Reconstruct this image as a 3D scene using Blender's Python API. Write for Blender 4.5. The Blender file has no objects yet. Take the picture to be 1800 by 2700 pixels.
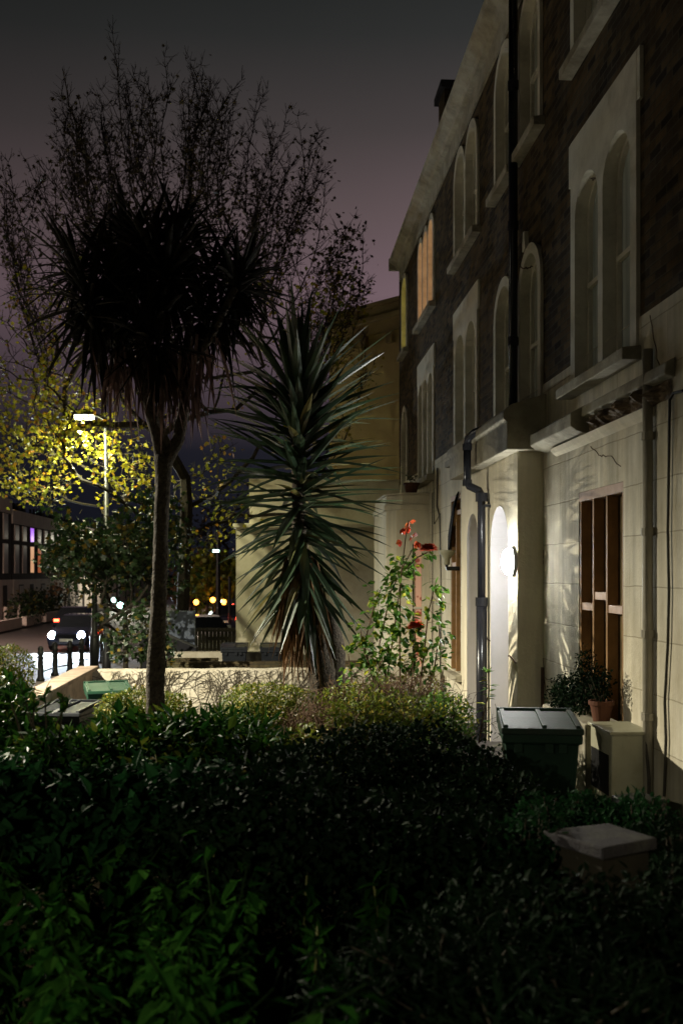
import bpy, math, random
from mathutils import Vector, Matrix, noise
R = random.Random(7)
scene = bpy.context.scene
COL = scene.collection
rad = math.radians
# ------------------------------------------------------------------ layout
# world: camera above (0,0); +Y runs along the street, the terrace front stands on plane X = FX.
E = 2.2            # eye height above the garden soil (Z = 0)
ST = -0.9          # street level
FX = 2.97          # terrace front
YAW = math.atan(175 / 2625)
def ray(px, py):
    a = (px - 900) / 2625.0; c = (1510 - py) / 2625.0
    return Vector((a * math.cos(YAW) + math.sin(YAW), math.cos(YAW) - a * math.sin(YAW), c))
def onY(px, py, Y):
    r = ray(px, py); return Vector((0, 0, E)) + r * (Y / r.y)
def onX(px, py, X):
    r = ray(px, py); return Vector((0, 0, E)) + r * (X / r.x)
def cy(Y, X=2.97):
    t = math.tan(math.atan((X * 2625 / Y - 175) / 2625) + YAW); return X / t
# ------------------------------------------------------------------ materials
def newmat(name):
    m = bpy.data.materials.new(name); m.use_nodes = True
    nt = m.node_tree; nt.nodes.clear()
    out = nt.nodes.new('ShaderNodeOutputMaterial')
    return m, nt, out
def N(nt, typ, **kw):
    n = nt.nodes.new(typ)
    for k, v in kw.items():
        if k in n.inputs: n.inputs[k].default_value = v
        else: setattr(n, k, v)
    return n
def ramp(nt, stops, interp='LINEAR'):
    r = nt.nodes.new('ShaderNodeValToRGB'); cr = r.color_ramp; cr.interpolation = interp
    while len(cr.elements) > 1: cr.elements.remove(cr.elements[-1])
    cr.elements[0].position = stops[0][0]; cr.elements[0].color = (*stops[0][1], 1)
    for p, c in stops[1:]:
        e = cr.elements.new(p); e.color = (*c, 1)
    return r
def surf(name, c1, c2=None, scale=6.0, rough=0.8, bump=0.15, bscale=40.0, metal=0.0, spec=0.2, dirt=None, dscale=1.2, coat=0):
    """mottled surface: two tones by noise, larger dirt patches, fine bump"""
    m, nt, out = newmat(name); L = nt.links.new
    c2 = c2 or tuple(v * 0.75 for v in c1)
    tc = N(nt, 'ShaderNodeTexCoord')
    n1 = N(nt, 'ShaderNodeTexNoise', Scale=scale, Detail=6.0, Roughness=0.6); L(tc.outputs['Object'], n1.inputs['Vector'])
    rp = ramp(nt, [(0.32, c1), (0.68, c2)]); L(n1.outputs['Fac'], rp.inputs[0])
    col = rp.outputs[0]
    if dirt:
        n2 = N(nt, 'ShaderNodeTexNoise', Scale=dscale, Detail=8.0, Roughness=0.7); L(tc.outputs['Object'], n2.inputs['Vector'])
        r2 = ramp(nt, [(0.48, (0, 0, 0)), (0.72, (1, 1, 1))]); L(n2.outputs['Fac'], r2.inputs[0])
        mx = N(nt, 'ShaderNodeMixRGB'); mx.inputs[2].default_value = (*dirt, 1); L(r2.outputs[0], mx.inputs[0]); L(col, mx.inputs[1]); col = mx.outputs[0]
    b = N(nt, 'ShaderNodeBsdfPrincipled', Roughness=rough, Metallic=metal)
    b.inputs['Specular IOR Level'].default_value = spec
    b.inputs['Coat Weight'].default_value = coat
    L(col, b.inputs['Base Color'])
    if bump:
        n3 = N(nt, 'ShaderNodeTexNoise', Scale=bscale, Detail=5.0); L(tc.outputs['Object'], n3.inputs['Vector'])
        bp = N(nt, 'ShaderNodeBump', Strength=bump, Distance=0.02); L(n3.outputs['Fac'], bp.inputs['Height']); L(bp.outputs[0], b.inputs['Normal'])
    L(b.outputs[0], out.inputs[0]); return m
def emit(name, c, s):
    m, nt, out = newmat(name); e = N(nt, 'ShaderNodeEmission', Strength=s); e.inputs[0].default_value = (*c, 1)
    nt.links.new(e.outputs[0], out.inputs[0]); return m
def leafmat(name, ca, cb, cc=None, rough=0.45, trans=0.3, spec=0.5):
    m, nt, out = newmat(name); L = nt.links.new
    g = N(nt, 'ShaderNodeNewGeometry')
    st = [(0.0, ca), (0.75, cb)] + ([(0.86, cb), (0.93, cc)] if cc else [])
    rp = ramp(nt, st); L(g.outputs['Random Per Island'], rp.inputs[0])
    tc = N(nt, 'ShaderNodeTexCoord'); n1 = N(nt, 'ShaderNodeTexNoise', Scale=3.0, Detail=3.0); L(tc.outputs['Object'], n1.inputs['Vector'])
    r2 = ramp(nt, [(0.3, (0.45, 0.45, 0.45)), (0.7, (1.2, 1.2, 1.2))]); L(n1.outputs['Fac'], r2.inputs[0])
    mx = N(nt, 'ShaderNodeMixRGB', blend_type='MULTIPLY'); mx.inputs[0].default_value = 1; L(rp.outputs[0], mx.inputs[1]); L(r2.outputs[0], mx.inputs[2])
    b = N(nt, 'ShaderNodeBsdfPrincipled', Roughness=rough); b.inputs['Specular IOR Level'].default_value = spec
    L(mx.outputs[0], b.inputs['Base Color'])
    t = N(nt, 'ShaderNodeBsdfTranslucent'); L(mx.outputs[0], t.inputs[0])
    ms = N(nt, 'ShaderNodeMixShader'); ms.inputs[0].default_value = trans
    L(b.outputs[0], ms.inputs[1]); L(t.outputs[0], ms.inputs[2]); L(ms.outputs[0], out.inputs[0]); return m
def wallmat(name, c1, c2, mortar, bw, bh, msize, stain, rough=0.85, streak=0.5, bumps=0.35, fine=60, soft=0.6):
    """brick or scored-stucco pattern laid on (X+Y, Z), stained by large noise and vertical streaks"""
    m, nt, out = newmat(name); L = nt.links.new
    tc = N(nt, 'ShaderNodeTexCoord'); sp = N(nt, 'ShaderNodeSeparateXYZ'); L(tc.outputs['Object'], sp.inputs[0])
    ad = N(nt, 'ShaderNodeMath', operation='ADD'); L(sp.outputs[0], ad.inputs[0]); L(sp.outputs[1], ad.inputs[1])
    cb = N(nt, 'ShaderNodeCombineXYZ'); L(ad.outputs[0], cb.inputs[0]); L(sp.outputs[2], cb.inputs[1])
    wn = N(nt, 'ShaderNodeTexNoise', Scale=2.2, Detail=3.0); L(tc.outputs['Object'], wn.inputs['Vector'])
    wv = N(nt, 'ShaderNodeVectorMath', operation='MULTIPLY_ADD'); wv.inputs[1].default_value = (0.03, 0.03, 0); L(wn.outputs['Color'], wv.inputs[0]); L(cb.outputs[0], wv.inputs[2])
    br = N(nt, 'ShaderNodeTexBrick', Scale=1.0); br.inputs['Brick Width'].default_value = bw; br.inputs['Row Height'].default_value = bh
    br.inputs['Mortar Size'].default_value = msize; br.inputs['Mortar Smooth'].default_value = 0.5; br.inputs['Bias'].default_value = 0.0
    br.inputs['Color1'].default_value = (*c1, 1); br.inputs['Color2'].default_value = (*c2, 1); br.inputs['Mortar'].default_value = (*mortar, 1)
    L(wv.outputs[0], br.inputs['Vector'])
    n2 = N(nt, 'ShaderNodeTexNoise', Scale=1.1, Detail=9.0, Roughness=0.68); L(tc.outputs['Object'], n2.inputs['Vector'])
    r2 = ramp(nt, [(0.42, (0, 0, 0)), (0.75, (1, 1, 1))]); L(n2.outputs['Fac'], r2.inputs[0])
    mf = N(nt, 'ShaderNodeMath', operation='MULTIPLY'); mf.inputs[1].default_value = soft; L(r2.outputs[0], mf.inputs[0])
    mx = N(nt, 'ShaderNodeMixRGB'); mx.inputs[2].default_value = (*stain, 1); L(mf.outputs[0], mx.inputs[0]); L(br.outputs['Color'], mx.inputs[1])
    mp = N(nt, 'ShaderNodeMapping'); mp.inputs['Scale'].default_value = (7, 7, 0.5); L(tc.outputs['Object'], mp.inputs[0])
    n3 = N(nt, 'ShaderNodeTexNoise', Scale=1.0, Detail=6.0, Roughness=0.6); L(mp.outputs[0], n3.inputs['Vector'])
    r3 = ramp(nt, [(0.35, (1, 1, 1)), (0.75, (1 - streak,) * 3)]); L(n3.outputs['Fac'], r3.inputs[0])
    m2 = N(nt, 'ShaderNodeMixRGB', blend_type='MULTIPLY'); m2.inputs[0].default_value = 1; L(mx.outputs[0], m2.inputs[1]); L(r3.outputs[0], m2.inputs[2])
    b = N(nt, 'ShaderNodeBsdfPrincipled', Roughness=rough); b.inputs['Specular IOR Level'].default_value = 0.08
    L(m2.outputs[0], b.inputs['Base Color'])
    n4 = N(nt, 'ShaderNodeTexNoise', Scale=float(fine), Detail=6.0, Roughness=0.6); L(tc.outputs['Object'], n4.inputs['Vector'])
    inv = N(nt, 'ShaderNodeMath', operation='MULTIPLY_ADD'); inv.inputs[1].default_value = -0.8; L(br.outputs['Fac'], inv.inputs[0]); L(n4.outputs['Fac'], inv.inputs[2])
    bp = N(nt, 'ShaderNodeBump', Strength=bumps, Distance=0.012); L(inv.outputs[0], bp.inputs['Height']); L(bp.outputs[0], b.inputs['Normal'])
    L(b.outputs[0], out.inputs[0]); return m
def panemat(name, c, em=None, es=0.0, folds=True, rough=0.25):
    m, nt, out = newmat(name); L = nt.links.new
    tc = N(nt, 'ShaderNodeTexCoord'); mp = N(nt, 'ShaderNodeMapping'); mp.inputs['Scale'].default_value = (9, 9, 0.35); L(tc.outputs['Object'], mp.inputs[0])
    n1 = N(nt, 'ShaderNodeTexNoise', Scale=1.6, Detail=3.0); L(mp.outputs[0], n1.inputs['Vector'])
    rp = ramp(nt, [(0.3, tuple(v * 0.6 for v in c)), (0.7, c)]); L(n1.outputs['Fac'], rp.inputs[0])
    b = N(nt, 'ShaderNodeBsdfPrincipled', Roughness=rough); L(rp.outputs[0], b.inputs['Base Color'])
    if em:
        r2 = ramp(nt, [(0.3, tuple(v * 0.7 for v in em)), (0.75, em)]); L(n1.outputs['Fac'], r2.inputs[0])
        L(r2.outputs[0], b.inputs['Emission Color']); b.inputs['Emission Strength'].default_value = es
    L(b.outputs[0], out.inputs[0]); return m
M = {}
M['brick'] = wallmat('stock_brick', (0.13, 0.088, 0.04), (0.022, 0.016, 0.009), (0.09, 0.078, 0.05), 0.225, 0.075, 0.009, (0.03, 0.028, 0.022), bumps=0.6, streak=0.4)
M['stucco'] = wallmat('painted_stucco', (0.72, 0.67, 0.53), (0.66, 0.61, 0.48), (0.40, 0.36, 0.27), 1.1, 0.42, 0.006, (0.42, 0.36, 0.23), soft=0.9, streak=0.4, bumps=0.4, fine=45)
M['stucco2'] = wallmat('rough_stucco', (0.74, 0.68, 0.52), (0.70, 0.64, 0.49), (0.70, 0.64, 0.49), 3, 3, 0.0, (0.50, 0.43, 0.31), soft=0.6, streak=0.25, bumps=0.6, fine=26)
M['trim'] = surf('weathered_trim', (0.42, 0.39, 0.30), (0.28, 0.255, 0.19), 5, bump=0.35, bscale=30, dirt=(0.16, 0.14, 0.10), dscale=2.2)
M['winwhite'] = surf('window_surround_paint', (0.60, 0.57, 0.46), (0.50, 0.47, 0.38), 4, bump=0.15, dirt=(0.30, 0.27, 0.20))
M['whitegloss'] = surf('white_door_paint', (0.62, 0.60, 0.64), (0.55, 0.54, 0.56), 3, rough=0.45, bump=0.08)
M['rubble'] = surf('broken_masonry', (0.26, 0.19, 0.12), (0.10, 0.075, 0.05), 9, bump=1.0, bscale=22, dirt=(0.04, 0.035, 0.03), dscale=4)
M['pane'] = panemat('curtained_glass', (0.40, 0.41, 0.35))
M['paneblue'] = panemat('blind_glass', (0.48, 0.53, 0.50))
M['panedark'] = panemat('dark_glass', (0.10, 0.09, 0.07), rough=0.12)
M['lit_peach'] = panemat('peach_lit_room', (0.5, 0.4, 0.3), (1.0, 0.52, 0.26), 1.7)
M['lit_yellow'] = panemat('yellow_lit_room', (0.4, 0.4, 0.1), (0.70, 0.58, 0.10), 1.1)
M['lit_warm'] = panemat('warm_lit_room', (0.4, 0.3, 0.2), (0.8, 0.42, 0.22), 0.9)
M['lit_orange'] = panemat('orange_lit_room', (0.3, 0.1, 0.05), (0.40, 0.11, 0.04), 0.8)
M['lit_purple'] = panemat('purple_lit_room', (0.3, 0.1, 0.4), (0.40, 0.12, 0.85), 1.3)
M['timber'] = surf('old_timber_board', (0.17, 0.12, 0.045), (0.10, 0.07, 0.026), 3, rough=0.7, bump=0.2, dirt=(0.06, 0.03, 0.012), dscale=3)
M['stud'] = surf('orange_timber_stud', (0.30, 0.17, 0.07), (0.2, 0.115, 0.045), 5, rough=0.65)
M['palewood'] = surf('pale_batten', (0.5, 0.36, 0.28), (0.4, 0.28, 0.2), 8, rough=0.6)
M['blackpipe'] = surf('black_gloss_pipe', (0.012, 0.013, 0.016), (0.02, 0.02, 0.024), 5, rough=0.25, bump=0.08, spec=0.35)
M['greypipe'] = surf('painted_pipe', (0.34, 0.31, 0.24), (0.27, 0.25, 0.19), 5, rough=0.6)
M['cable'] = surf('cable_rubber', (0.05, 0.045, 0.035), None, 5, rough=0.6, bump=0)
M['rust'] = surf('rusty_iron', (0.10, 0.06, 0.04), (0.05, 0.03, 0.02), 8, rough=0.8)
M['binred'] = surf('green_bin_plastic', (0.012, 0.032, 0.02), (0.009, 0.024, 0.015), 4, rough=0.5, bump=0.05, spec=0.15)
M['bingreen'] = surf('bright_green_bin_plastic', (0.014, 0.045, 0.026), (0.010, 0.034, 0.02), 4, rough=0.4, bump=0.05)
M['binblack'] = surf('black_bin_plastic', (0.015, 0.017, 0.02), (0.02, 0.022, 0.026), 4, rough=0.32, bump=0.05)
M['terracotta'] = surf('terracotta', (0.12, 0.05, 0.028), (0.08, 0.032, 0.018), 7, rough=0.8)
M['soil'] = surf('soil', (0.012, 0.010, 0.006), (0.007, 0.006, 0.004), 9, bump=0.8, bscale=30, spec=0.0)
M['box'] = surf('cream_metal_casing', (0.34, 0.33, 0.24), (0.27, 0.26, 0.18), 2.5, rough=0.5, bump=0.06, dirt=(0.22, 0.20, 0.12), dscale=3)
M['black'] = surf('void_black', (0.006, 0.006, 0.006), None, 5, rough=0.9, bump=0)
M['stonecap'] = surf('grey_coping_stone', (0.055, 0.05, 0.055), (0.036, 0.033, 0.036), 14, rough=0.8, bump=0.3, bscale=70, dirt=(0.09, 0.09, 0.07), dscale=5)
M['darkbrick'] = wallmat('garden_brick', (0.13, 0.10, 0.05), (0.08, 0.06, 0.035), (0.06, 0.05, 0.035), 0.225, 0.075, 0.01, (0.03, 0.04, 0.015), bumps=0.6)
M['gwall'] = surf('ivy_scarred_render', (0.50, 0.46, 0.36), (0.42, 0.38, 0.29), 3, bump=0.4, bscale=30, dirt=(0.28, 0.24, 0.16), dscale=2.0)
M['coping'] = surf('front_wall_render', (0.36, 0.28, 0.21), (0.26, 0.2, 0.15), 5, bump=0.4, dirt=(0.12, 0.09, 0.06), dscale=3)
M['ochre'] = surf('ochre_render', (0.58, 0.46, 0.22), (0.52, 0.41, 0.195), 1.0, bump=0.2, dirt=(0.46, 0.35, 0.15), dscale=0.7)
M['ochredark'] = surf('ochre_cornice', (0.38, 0.30, 0.15), (0.3, 0.24, 0.12), 2, bump=0.3)
M['cream'] = surf('cream_render', (0.84, 0.77, 0.58), (0.76, 0.69, 0.52), 1.5, bump=0.25, dirt=(0.55, 0.46, 0.27), dscale=1.0)
M['bluegrey'] = surf('blue_grey_render', (0.22, 0.26, 0.32), (0.18, 0.21, 0.27), 2, bump=0.2)
M['asphalt'] = surf('asphalt', (0.07, 0.06, 0.055), (0.045, 0.04, 0.037), 2, rough=0.42, bump=0.4, bscale=90, spec=0.5)
M['paving'] = wallmat('paving', (0.24, 0.22, 0.20), (0.18, 0.165, 0.15), (0.07, 0.06, 0.05), 0.9, 0.6, 0.02, (0.12, 0.11, 0.09), rough=0.6)
M['kerb'] = surf('kerb_stone', (0.3, 0.28, 0.25), None, 5)
M['iron'] = surf('black_iron', (0.012, 0.013, 0.014), (0.02, 0.02, 0.02), 6, rough=0.4, bump=0.1)
M['farbrick'] = surf('far_brick', (0.05, 0.035, 0.028), (0.03, 0.022, 0.018), 3, bump=0)
M['farwhite'] = surf('far_paint', (0.70, 0.60, 0.52), (0.6, 0.5, 0.44), 1.5, bump=0)
M['farwin'] = surf('far_blinds', (0.60, 0.50, 0.45), (0.42, 0.36, 0.33), 2, bump=0, rough=0.3)
M['slate'] = surf('dark_slate', (0.03, 0.03, 0.035), None, 5, bump=0.1)
M['carblue'] = surf('dark_car_paint', (0.014, 0.016, 0.028), (0.012, 0.014, 0.024), 2, rough=0.25, bump=0, coat=0.5)
M['carwhite'] = surf('white_car_paint', (0.7, 0.7, 0.7), (0.66, 0.66, 0.66), 2, rough=0.25, bump=0, coat=0.5)
M['carglass'] = surf('car_glass', (0.01, 0.012, 0.014), None, 5, rough=0.06, bump=0)
M['rubber'] = surf('tyre', (0.015, 0.015, 0.015), None, 5, bump=0.1)
M['alloy'] = surf('alloy', (0.4, 0.4, 0.42), None, 5, rough=0.3, metal=0.9, bump=0)
M['plate'] = surf('number_plate', (0.75, 0.7, 0.55), None, 5, bump=0)
M['head'] = emit('headlight_glow', (0.72, 0.86, 1.0), 90)
M['tail'] = emit('tail_light_glow', (1.0, 0.05, 0.02), 22)
M['lampglow'] = emit('door_lamp_glow', (1.0, 1.0, 0.95), 320)
M['streetglow'] = emit('street_lamp_glow', (1.0, 1.0, 0.72), 25)
M['coolglow'] = emit('cool_lamp_glow', (0.55, 1.0, 0.85), 10)
M['orangeglow'] = emit('orange_globe_glow', (1.0, 0.36, 0.04), 12)
M['whiteglow'] = emit('white_far_glow', (0.85, 1.0, 0.9), 9)
M['redglow'] = emit('red_signal_glow', (1.0, 0.06, 0.03), 14)
M['fence'] = surf('dark_fence', (0.035, 0.03, 0.02), (0.02, 0.018, 0.012), 3)
M['bark'] = surf('grey_bark', (0.045, 0.038, 0.028), (0.022, 0.019, 0.014), 12, bump=0.9, bscale=30, spec=0.1)
M['corkbark'] = surf('corky_bark', (0.085, 0.07, 0.052), (0.025, 0.02, 0.015), 30, bump=1.0, bscale=45, spec=0.1)
M['twig'] = surf('twig', (0.055, 0.045, 0.03), None, 9, bump=0)
M['redtwig'] = surf('brown_twig', (0.16, 0.09, 0.05), (0.1, 0.06, 0.035), 9, bump=0)
M['syc'] = leafmat('lamplit_sycamore_leaf', (0.22, 0.26, 0.02), (0.40, 0.33, 0.02), (0.46, 0.22, 0.02), trans=0.45)  # lower crown: the street lamp's light is put into this yellow
M['sycdark'] = leafmat('unlit_sycamore_leaf', (0.05, 0.045, 0.02), (0.08, 0.06, 0.025), trans=0.3)  # unlit copy of the leaf, dimness of the upper crown put into its colour
M['green'] = leafmat('deep_green_leaf', (0.010, 0.028, 0.008), (0.025, 0.05, 0.012), (0.16, 0.11, 0.012), trans=0.3)
M['yucca'] = leafmat('yucca_blade', (0.014, 0.034, 0.014), (0.026, 0.054, 0.020), (0.14, 0.12, 0.03), rough=0.36, trans=0.08, spec=0.8)
M['deadleaf'] = leafmat('dry_blade', (0.10, 0.055, 0.025), (0.20, 0.11, 0.05), (0.26, 0.16, 0.08), rough=0.7, trans=0.1, spec=0.2)
M['cord'] = leafmat('cabbage_palm_blade', (0.010, 0.010, 0.008), (0.018, 0.015, 0.011), rough=0.6, trans=0.05, spec=0.06)
M['corddead'] = leafmat('dry_cabbage_palm_blade', (0.10, 0.06, 0.05), (0.24, 0.15, 0.13), rough=0.7, trans=0.1, spec=0.2)
M['rose'] = leafmat('rose_leaf', (0.05, 0.16, 0.03), (0.16, 0.28, 0.04), (0.50, 0.50, 0.05), rough=0.45, trans=0.45, spec=0.25)
M['rosered'] = leafmat('young_red_leaf', (0.45, 0.05, 0.03), (0.5, 0.12, 0.03), trans=0.5)
M['petal'] = leafmat('rose_petal', (0.95, 0.13, 0.08), (1.0, 0.24, 0.15), trans=0.5, spec=0.1)
M['boxleaf'] = leafmat('box_leaf', (0.07, 0.13, 0.015), (0.24, 0.28, 0.035), (0.55, 0.42, 0.08), rough=0.5, trans=0.2, spec=0.15)
M['aucuba'] = leafmat('laurel_leaf', (0.010, 0.05, 0.008), (0.035, 0.10, 0.012), (0.12, 0.15, 0.02), rough=0.45, trans=0.2, spec=0.08)
M['nettle'] = leafmat('nettle_leaf', (0.008, 0.044, 0.006), (0.026, 0.080, 0.012), rough=0.7, trans=0.35, spec=0.0)
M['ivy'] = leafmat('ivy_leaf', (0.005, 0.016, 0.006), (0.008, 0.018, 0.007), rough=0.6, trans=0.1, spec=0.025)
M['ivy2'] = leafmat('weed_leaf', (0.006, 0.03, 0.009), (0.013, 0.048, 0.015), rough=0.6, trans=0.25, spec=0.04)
M['nettlestem'] = surf('nettle_stem', (0.015, 0.03, 0.01), None, 9, bump=0, spec=0.0)
M['yellowgreen'] = leafmat('yellow_green_leaf', (0.10, 0.15, 0.015), (0.24, 0.28, 0.025), (0.34, 0.26, 0.04), trans=0.35)
# ------------------------------------------------------------------ object helpers
OFF = {}
def link(o): COL.objects.link(o); return o
def tag(o, label=None, cat=None, group=None, kind=None):
    if label: o['label'] = label
    if cat: o['category'] = cat
    if group: o['group'] = group
    if kind: o['kind'] = kind
    return o
def thing(name, loc, label, cat, group=None):
    o = link(bpy.data.objects.new(name, None)); o.location = loc; o.empty_display_size = 0.2
    OFF[o] = Vector(loc); return tag(o, label, cat, group)
def copy_tree(o, parent=None):
    c = o.copy(); COL.objects.link(c)
    if parent: c.parent = parent
    OFF[c] = OFF.get(o, Vector())
    for ch in [k for k in o.children]: copy_tree(ch, c)
    return c
class MB:
    def __init__(s): s.v = []; s.f = []
    def add(s, vs, fs):
        n = len(s.v); s.v += [tuple(p) for p in vs]; s.f += [tuple(n + i for i in f) for f in fs]
    def box(s, x0, x1, y0, y1, z0, z1, rz=0, c=None):
        vs = [Vector((x, y, z)) for z in (z0, z1) for x, y in ((x0, y0), (x1, y0), (x1, y1), (x0, y1))]
        if rz:
            c = Vector(c) if c else Vector(((x0 + x1) / 2, (y0 + y1) / 2, 0)); m = Matrix.Rotation(rz, 3, 'Z')
            vs = [m @ (p - c) + c for p in vs]
        s.add(vs, [(3, 2, 1, 0), (4, 5, 6, 7), (0, 1, 5, 4), (1, 2, 6, 5), (2, 3, 7, 6), (3, 0, 4, 7)]); return s
    def quad(s, *p): s.add(p, [tuple(range(len(p)))]); return s
    def prism(s, poly, axis, a, b):
        """extrude a 2D polygon along an axis: X -> poly is (y,z), Y -> (x,z), Z -> (x,y)"""
        def mk(p, t): return {'X': (t, p[0], p[1]), 'Y': (p[0], t, p[1]), 'Z': (p[0], p[1], t)}[axis]
        n = len(poly); vs = [mk(p, a) for p in poly] + [mk(p, b) for p in poly]
        s.add(vs, [tuple(range(n))[::-1], tuple(range(n, 2 * n))] + [(i, (i + 1) % n, n + (i + 1) % n, n + i) for i in range(n)]); return s
    def tube(s, pts, rs, n=6, cap=True):
        pts = [Vector(p) for p in pts]
        if not isinstance(rs, (list, tuple)): rs = [rs] * len(pts)
        vs = []; up = None
        for i, p in enumerate(pts):
            d = (pts[min(i + 1, len(pts) - 1)] - pts[max(i - 1, 0)])
            d = d.normalized() if d.length > 1e-9 else Vector((0, 0, 1))
            if up is None: up = d.orthogonal().normalized()
            up = (up - d * up.dot(d)); up = up.normalized() if up.length > 1e-6 else d.orthogonal().normalized()
            w = d.cross(up)
            for k in range(n):
                a = 2 * math.pi * k / n; vs.append(p + (up * math.cos(a) + w * math.sin(a)) * rs[i])
        fs = [(i * n + k, i * n + (k + 1) % n, (i + 1) * n + (k + 1) % n, (i + 1) * n + k) for i in range(len(pts) - 1) for k in range(n)]
        if cap: fs += [tuple(range(n))[::-1], tuple((len(pts) - 1) * n + k for k in range(n))]
        s.add(vs, fs); return s
    def lathe(s, prof, c, n=20, axis='Z'):
        c = Vector(c); vs = []
        for r, h in prof:
            for k in range(n):
                a = 2 * math.pi * k / n; x, y = r * math.cos(a), r * math.sin(a)
                vs.append(c + {'Z': Vector((x, y, h)), 'X': Vector((h, x, y)), 'Y': Vector((x, h, y))}[axis])
        fs = [(i * n + k, i * n + (k + 1) % n, (i + 1) * n + (k + 1) % n, (i + 1) * n + k) for i in range(len(prof) - 1) for k in range(n)]
        fs += [tuple(range(n))[::-1], tuple((len(prof) - 1) * n + k for k in range(n))]
        s.add(vs, fs); return s
    def leaf(s, p, d, nrm, L, W, fold=0.25, droop=0.0):
        """pointed leaf folded on its midrib"""
        d = d.normalized(); w = d.cross(nrm)
        w = w.normalized() if w.length > 1e-6 else d.orthogonal().normalized(); u = w.cross(d)
        a = p; m1 = p + d * L * 0.38 - u * fold * W * 0.5; t = p + d * L - u * (droop * L)
        l = p + d * L * 0.4 + w * W * 0.5; r = p + d * L * 0.4 - w * W * 0.5
        l2 = p + d * L * 0.75 + w * W * 0.32 - u * droop * L * 0.5; r2 = p + d * L * 0.75 - w * W * 0.32 - u * droop * L * 0.5
        s.add([a, l, l2, t, r2, r, m1], [(0, 6, 1), (6, 3, 2, 1), (0, 5, 6), (6, 5, 4, 3)])
    def lobed(s, p, d, nrm, L):
        """five-lobed sycamore leaf"""
        d = d.normalized(); w = d.cross(nrm); w = w.normalized() if w.length > 1e-6 else d.orthogonal().normalized()
        u = w.cross(d)
        P = [(0, 0), (.45, .05), (.28, .32), (.55, .62), (.18, .62), (0, 1), (-.18, .62), (-.55, .62), (-.28, .32), (-.45, .05)]
        s.add([p + w * (x * L) + d * (y * L) - u * (abs(x) * L * 0.25) for x, y in P], [(0, 1, 2, 8, 9), (2, 3, 4, 6, 7, 8), (4, 5, 6)])
    def blade(s, p, d, L, W, droop=0.2, seg=4, fold=0.35, twist=0.0):
        """long strap leaf, V-folded, bending down along its length"""
        d = d.normalized(); dd = Vector(d); q = Vector(p); vs = []; st = L / seg
        side = d.cross(Vector((0, 0, 1)))
        side = side.normalized() if side.length > 1e-3 else Vector((1, 0, 0))
        if twist: side = Matrix.Rotation(twist, 3, d) @ side
        for i in range(seg + 1):
            t = i / seg; wd = W * (0.45 + 1.6 * t * (1 - t) + 0.25 * (1 - t)) * (1 - t ** 4) if i < seg else W * 0.03
            sd = (side - dd * side.dot(dd)).normalized(); u = sd.cross(dd)
            vs += [q + sd * wd * 0.5 + u * wd * fold * .5, q - u * wd * fold * .5 * 0, q - sd * wd * 0.5 + u * wd * fold * .5]
            dd = (dd + Vector((0, 0, -1)) * droop / seg * (0.5 + t)).normalized(); q = q + dd * st
        fs = []
        for i in range(seg):
            a = i * 3; fs += [(a, a + 1, a + 4, a + 3), (a + 1, a + 2, a + 5, a + 4)]
        s.add(vs, fs)
    def build(s, name, mat, parent=None, smooth=False, bevel=0, world=True, base=None):
        if not s.v: s.v = [(0, 0, 0)]
        if parent is not None: off = OFF.get(parent, Vector())
        elif world:
            xs = [p[0] for p in s.v]; ys = [p[1] for p in s.v]; zs = [p[2] for p in s.v]
            off = Vector(base) if base else Vector(((min(xs) + max(xs)) / 2, (min(ys) + max(ys)) / 2, min(zs)))
        else: off = Vector()
        me = bpy.data.meshes.new(name)
        me.from_pydata([(p[0] - off.x, p[1] - off.y, p[2] - off.z) for p in s.v], [], s.f); me.update()
        if smooth: me.polygons.foreach_set('use_smooth', [True] * len(me.polygons))
        o = link(bpy.data.objects.new(name, me)); me.materials.append(M[mat] if isinstance(mat, str) else mat)
        OFF[o] = off
        if parent is not None: o.parent = parent
        else: o.location = off
        if bevel:
            b = o.modifiers.new('bevel', 'BEVEL'); b.width = bevel; b.segments = 2; b.limit_method = 'ANGLE'
        return o
def rv(a=1.0):
    while True:
        v = Vector((R.uniform(-1, 1), R.uniform(-1, 1), R.uniform(-1, 1)))
        if 0.05 < v.length <= 1: return v * a
# ------------------------------------------------------------------ camera, world
cam = bpy.data.cameras.new('camera'); co = link(bpy.data.objects.new('camera', cam)); scene.camera = co
cam.sensor_fit = 'HORIZONTAL'; cam.sensor_width = 24; cam.lens = 35; cam.shift_y = 160 / 1800; cam.clip_end = 2000; cam.clip_start = 0.05
co.location = (0, 0, E); co.rotation_euler = (rad(90), 0, -YAW)
cam.dof.use_dof = True; cam.dof.focus_distance = 11.3; cam.dof.aperture_fstop = 2.2
scene.view_settings.view_transform = 'Standard'; scene.view_settings.look = 'None'
scene.cycles.use_denoising = True; scene.cycles.sample_clamp_indirect = 4; scene.cycles.max_bounces = 6
W = bpy.data.worlds.new('World'); scene.world = W; W.use_nodes = True
nt = W.node_tree; nt.nodes.clear(); L = nt.links.new
tc = N(nt, 'ShaderNodeTexCoord'); sp = N(nt, 'ShaderNodeSeparateXYZ'); L(tc.outputs['Generated'], sp.inputs[0])
cn = N(nt, 'ShaderNodeTexNoise', Scale=2.2, Detail=4.0); L(tc.outputs['Generated'], cn.inputs['Vector'])
ma = N(nt, 'ShaderNodeMath', operation='MULTIPLY_ADD'); ma.inputs[1].default_value = 0.05; L(cn.outputs['Fac'], ma.inputs[0]); L(sp.outputs[2], ma.inputs[2])
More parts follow.
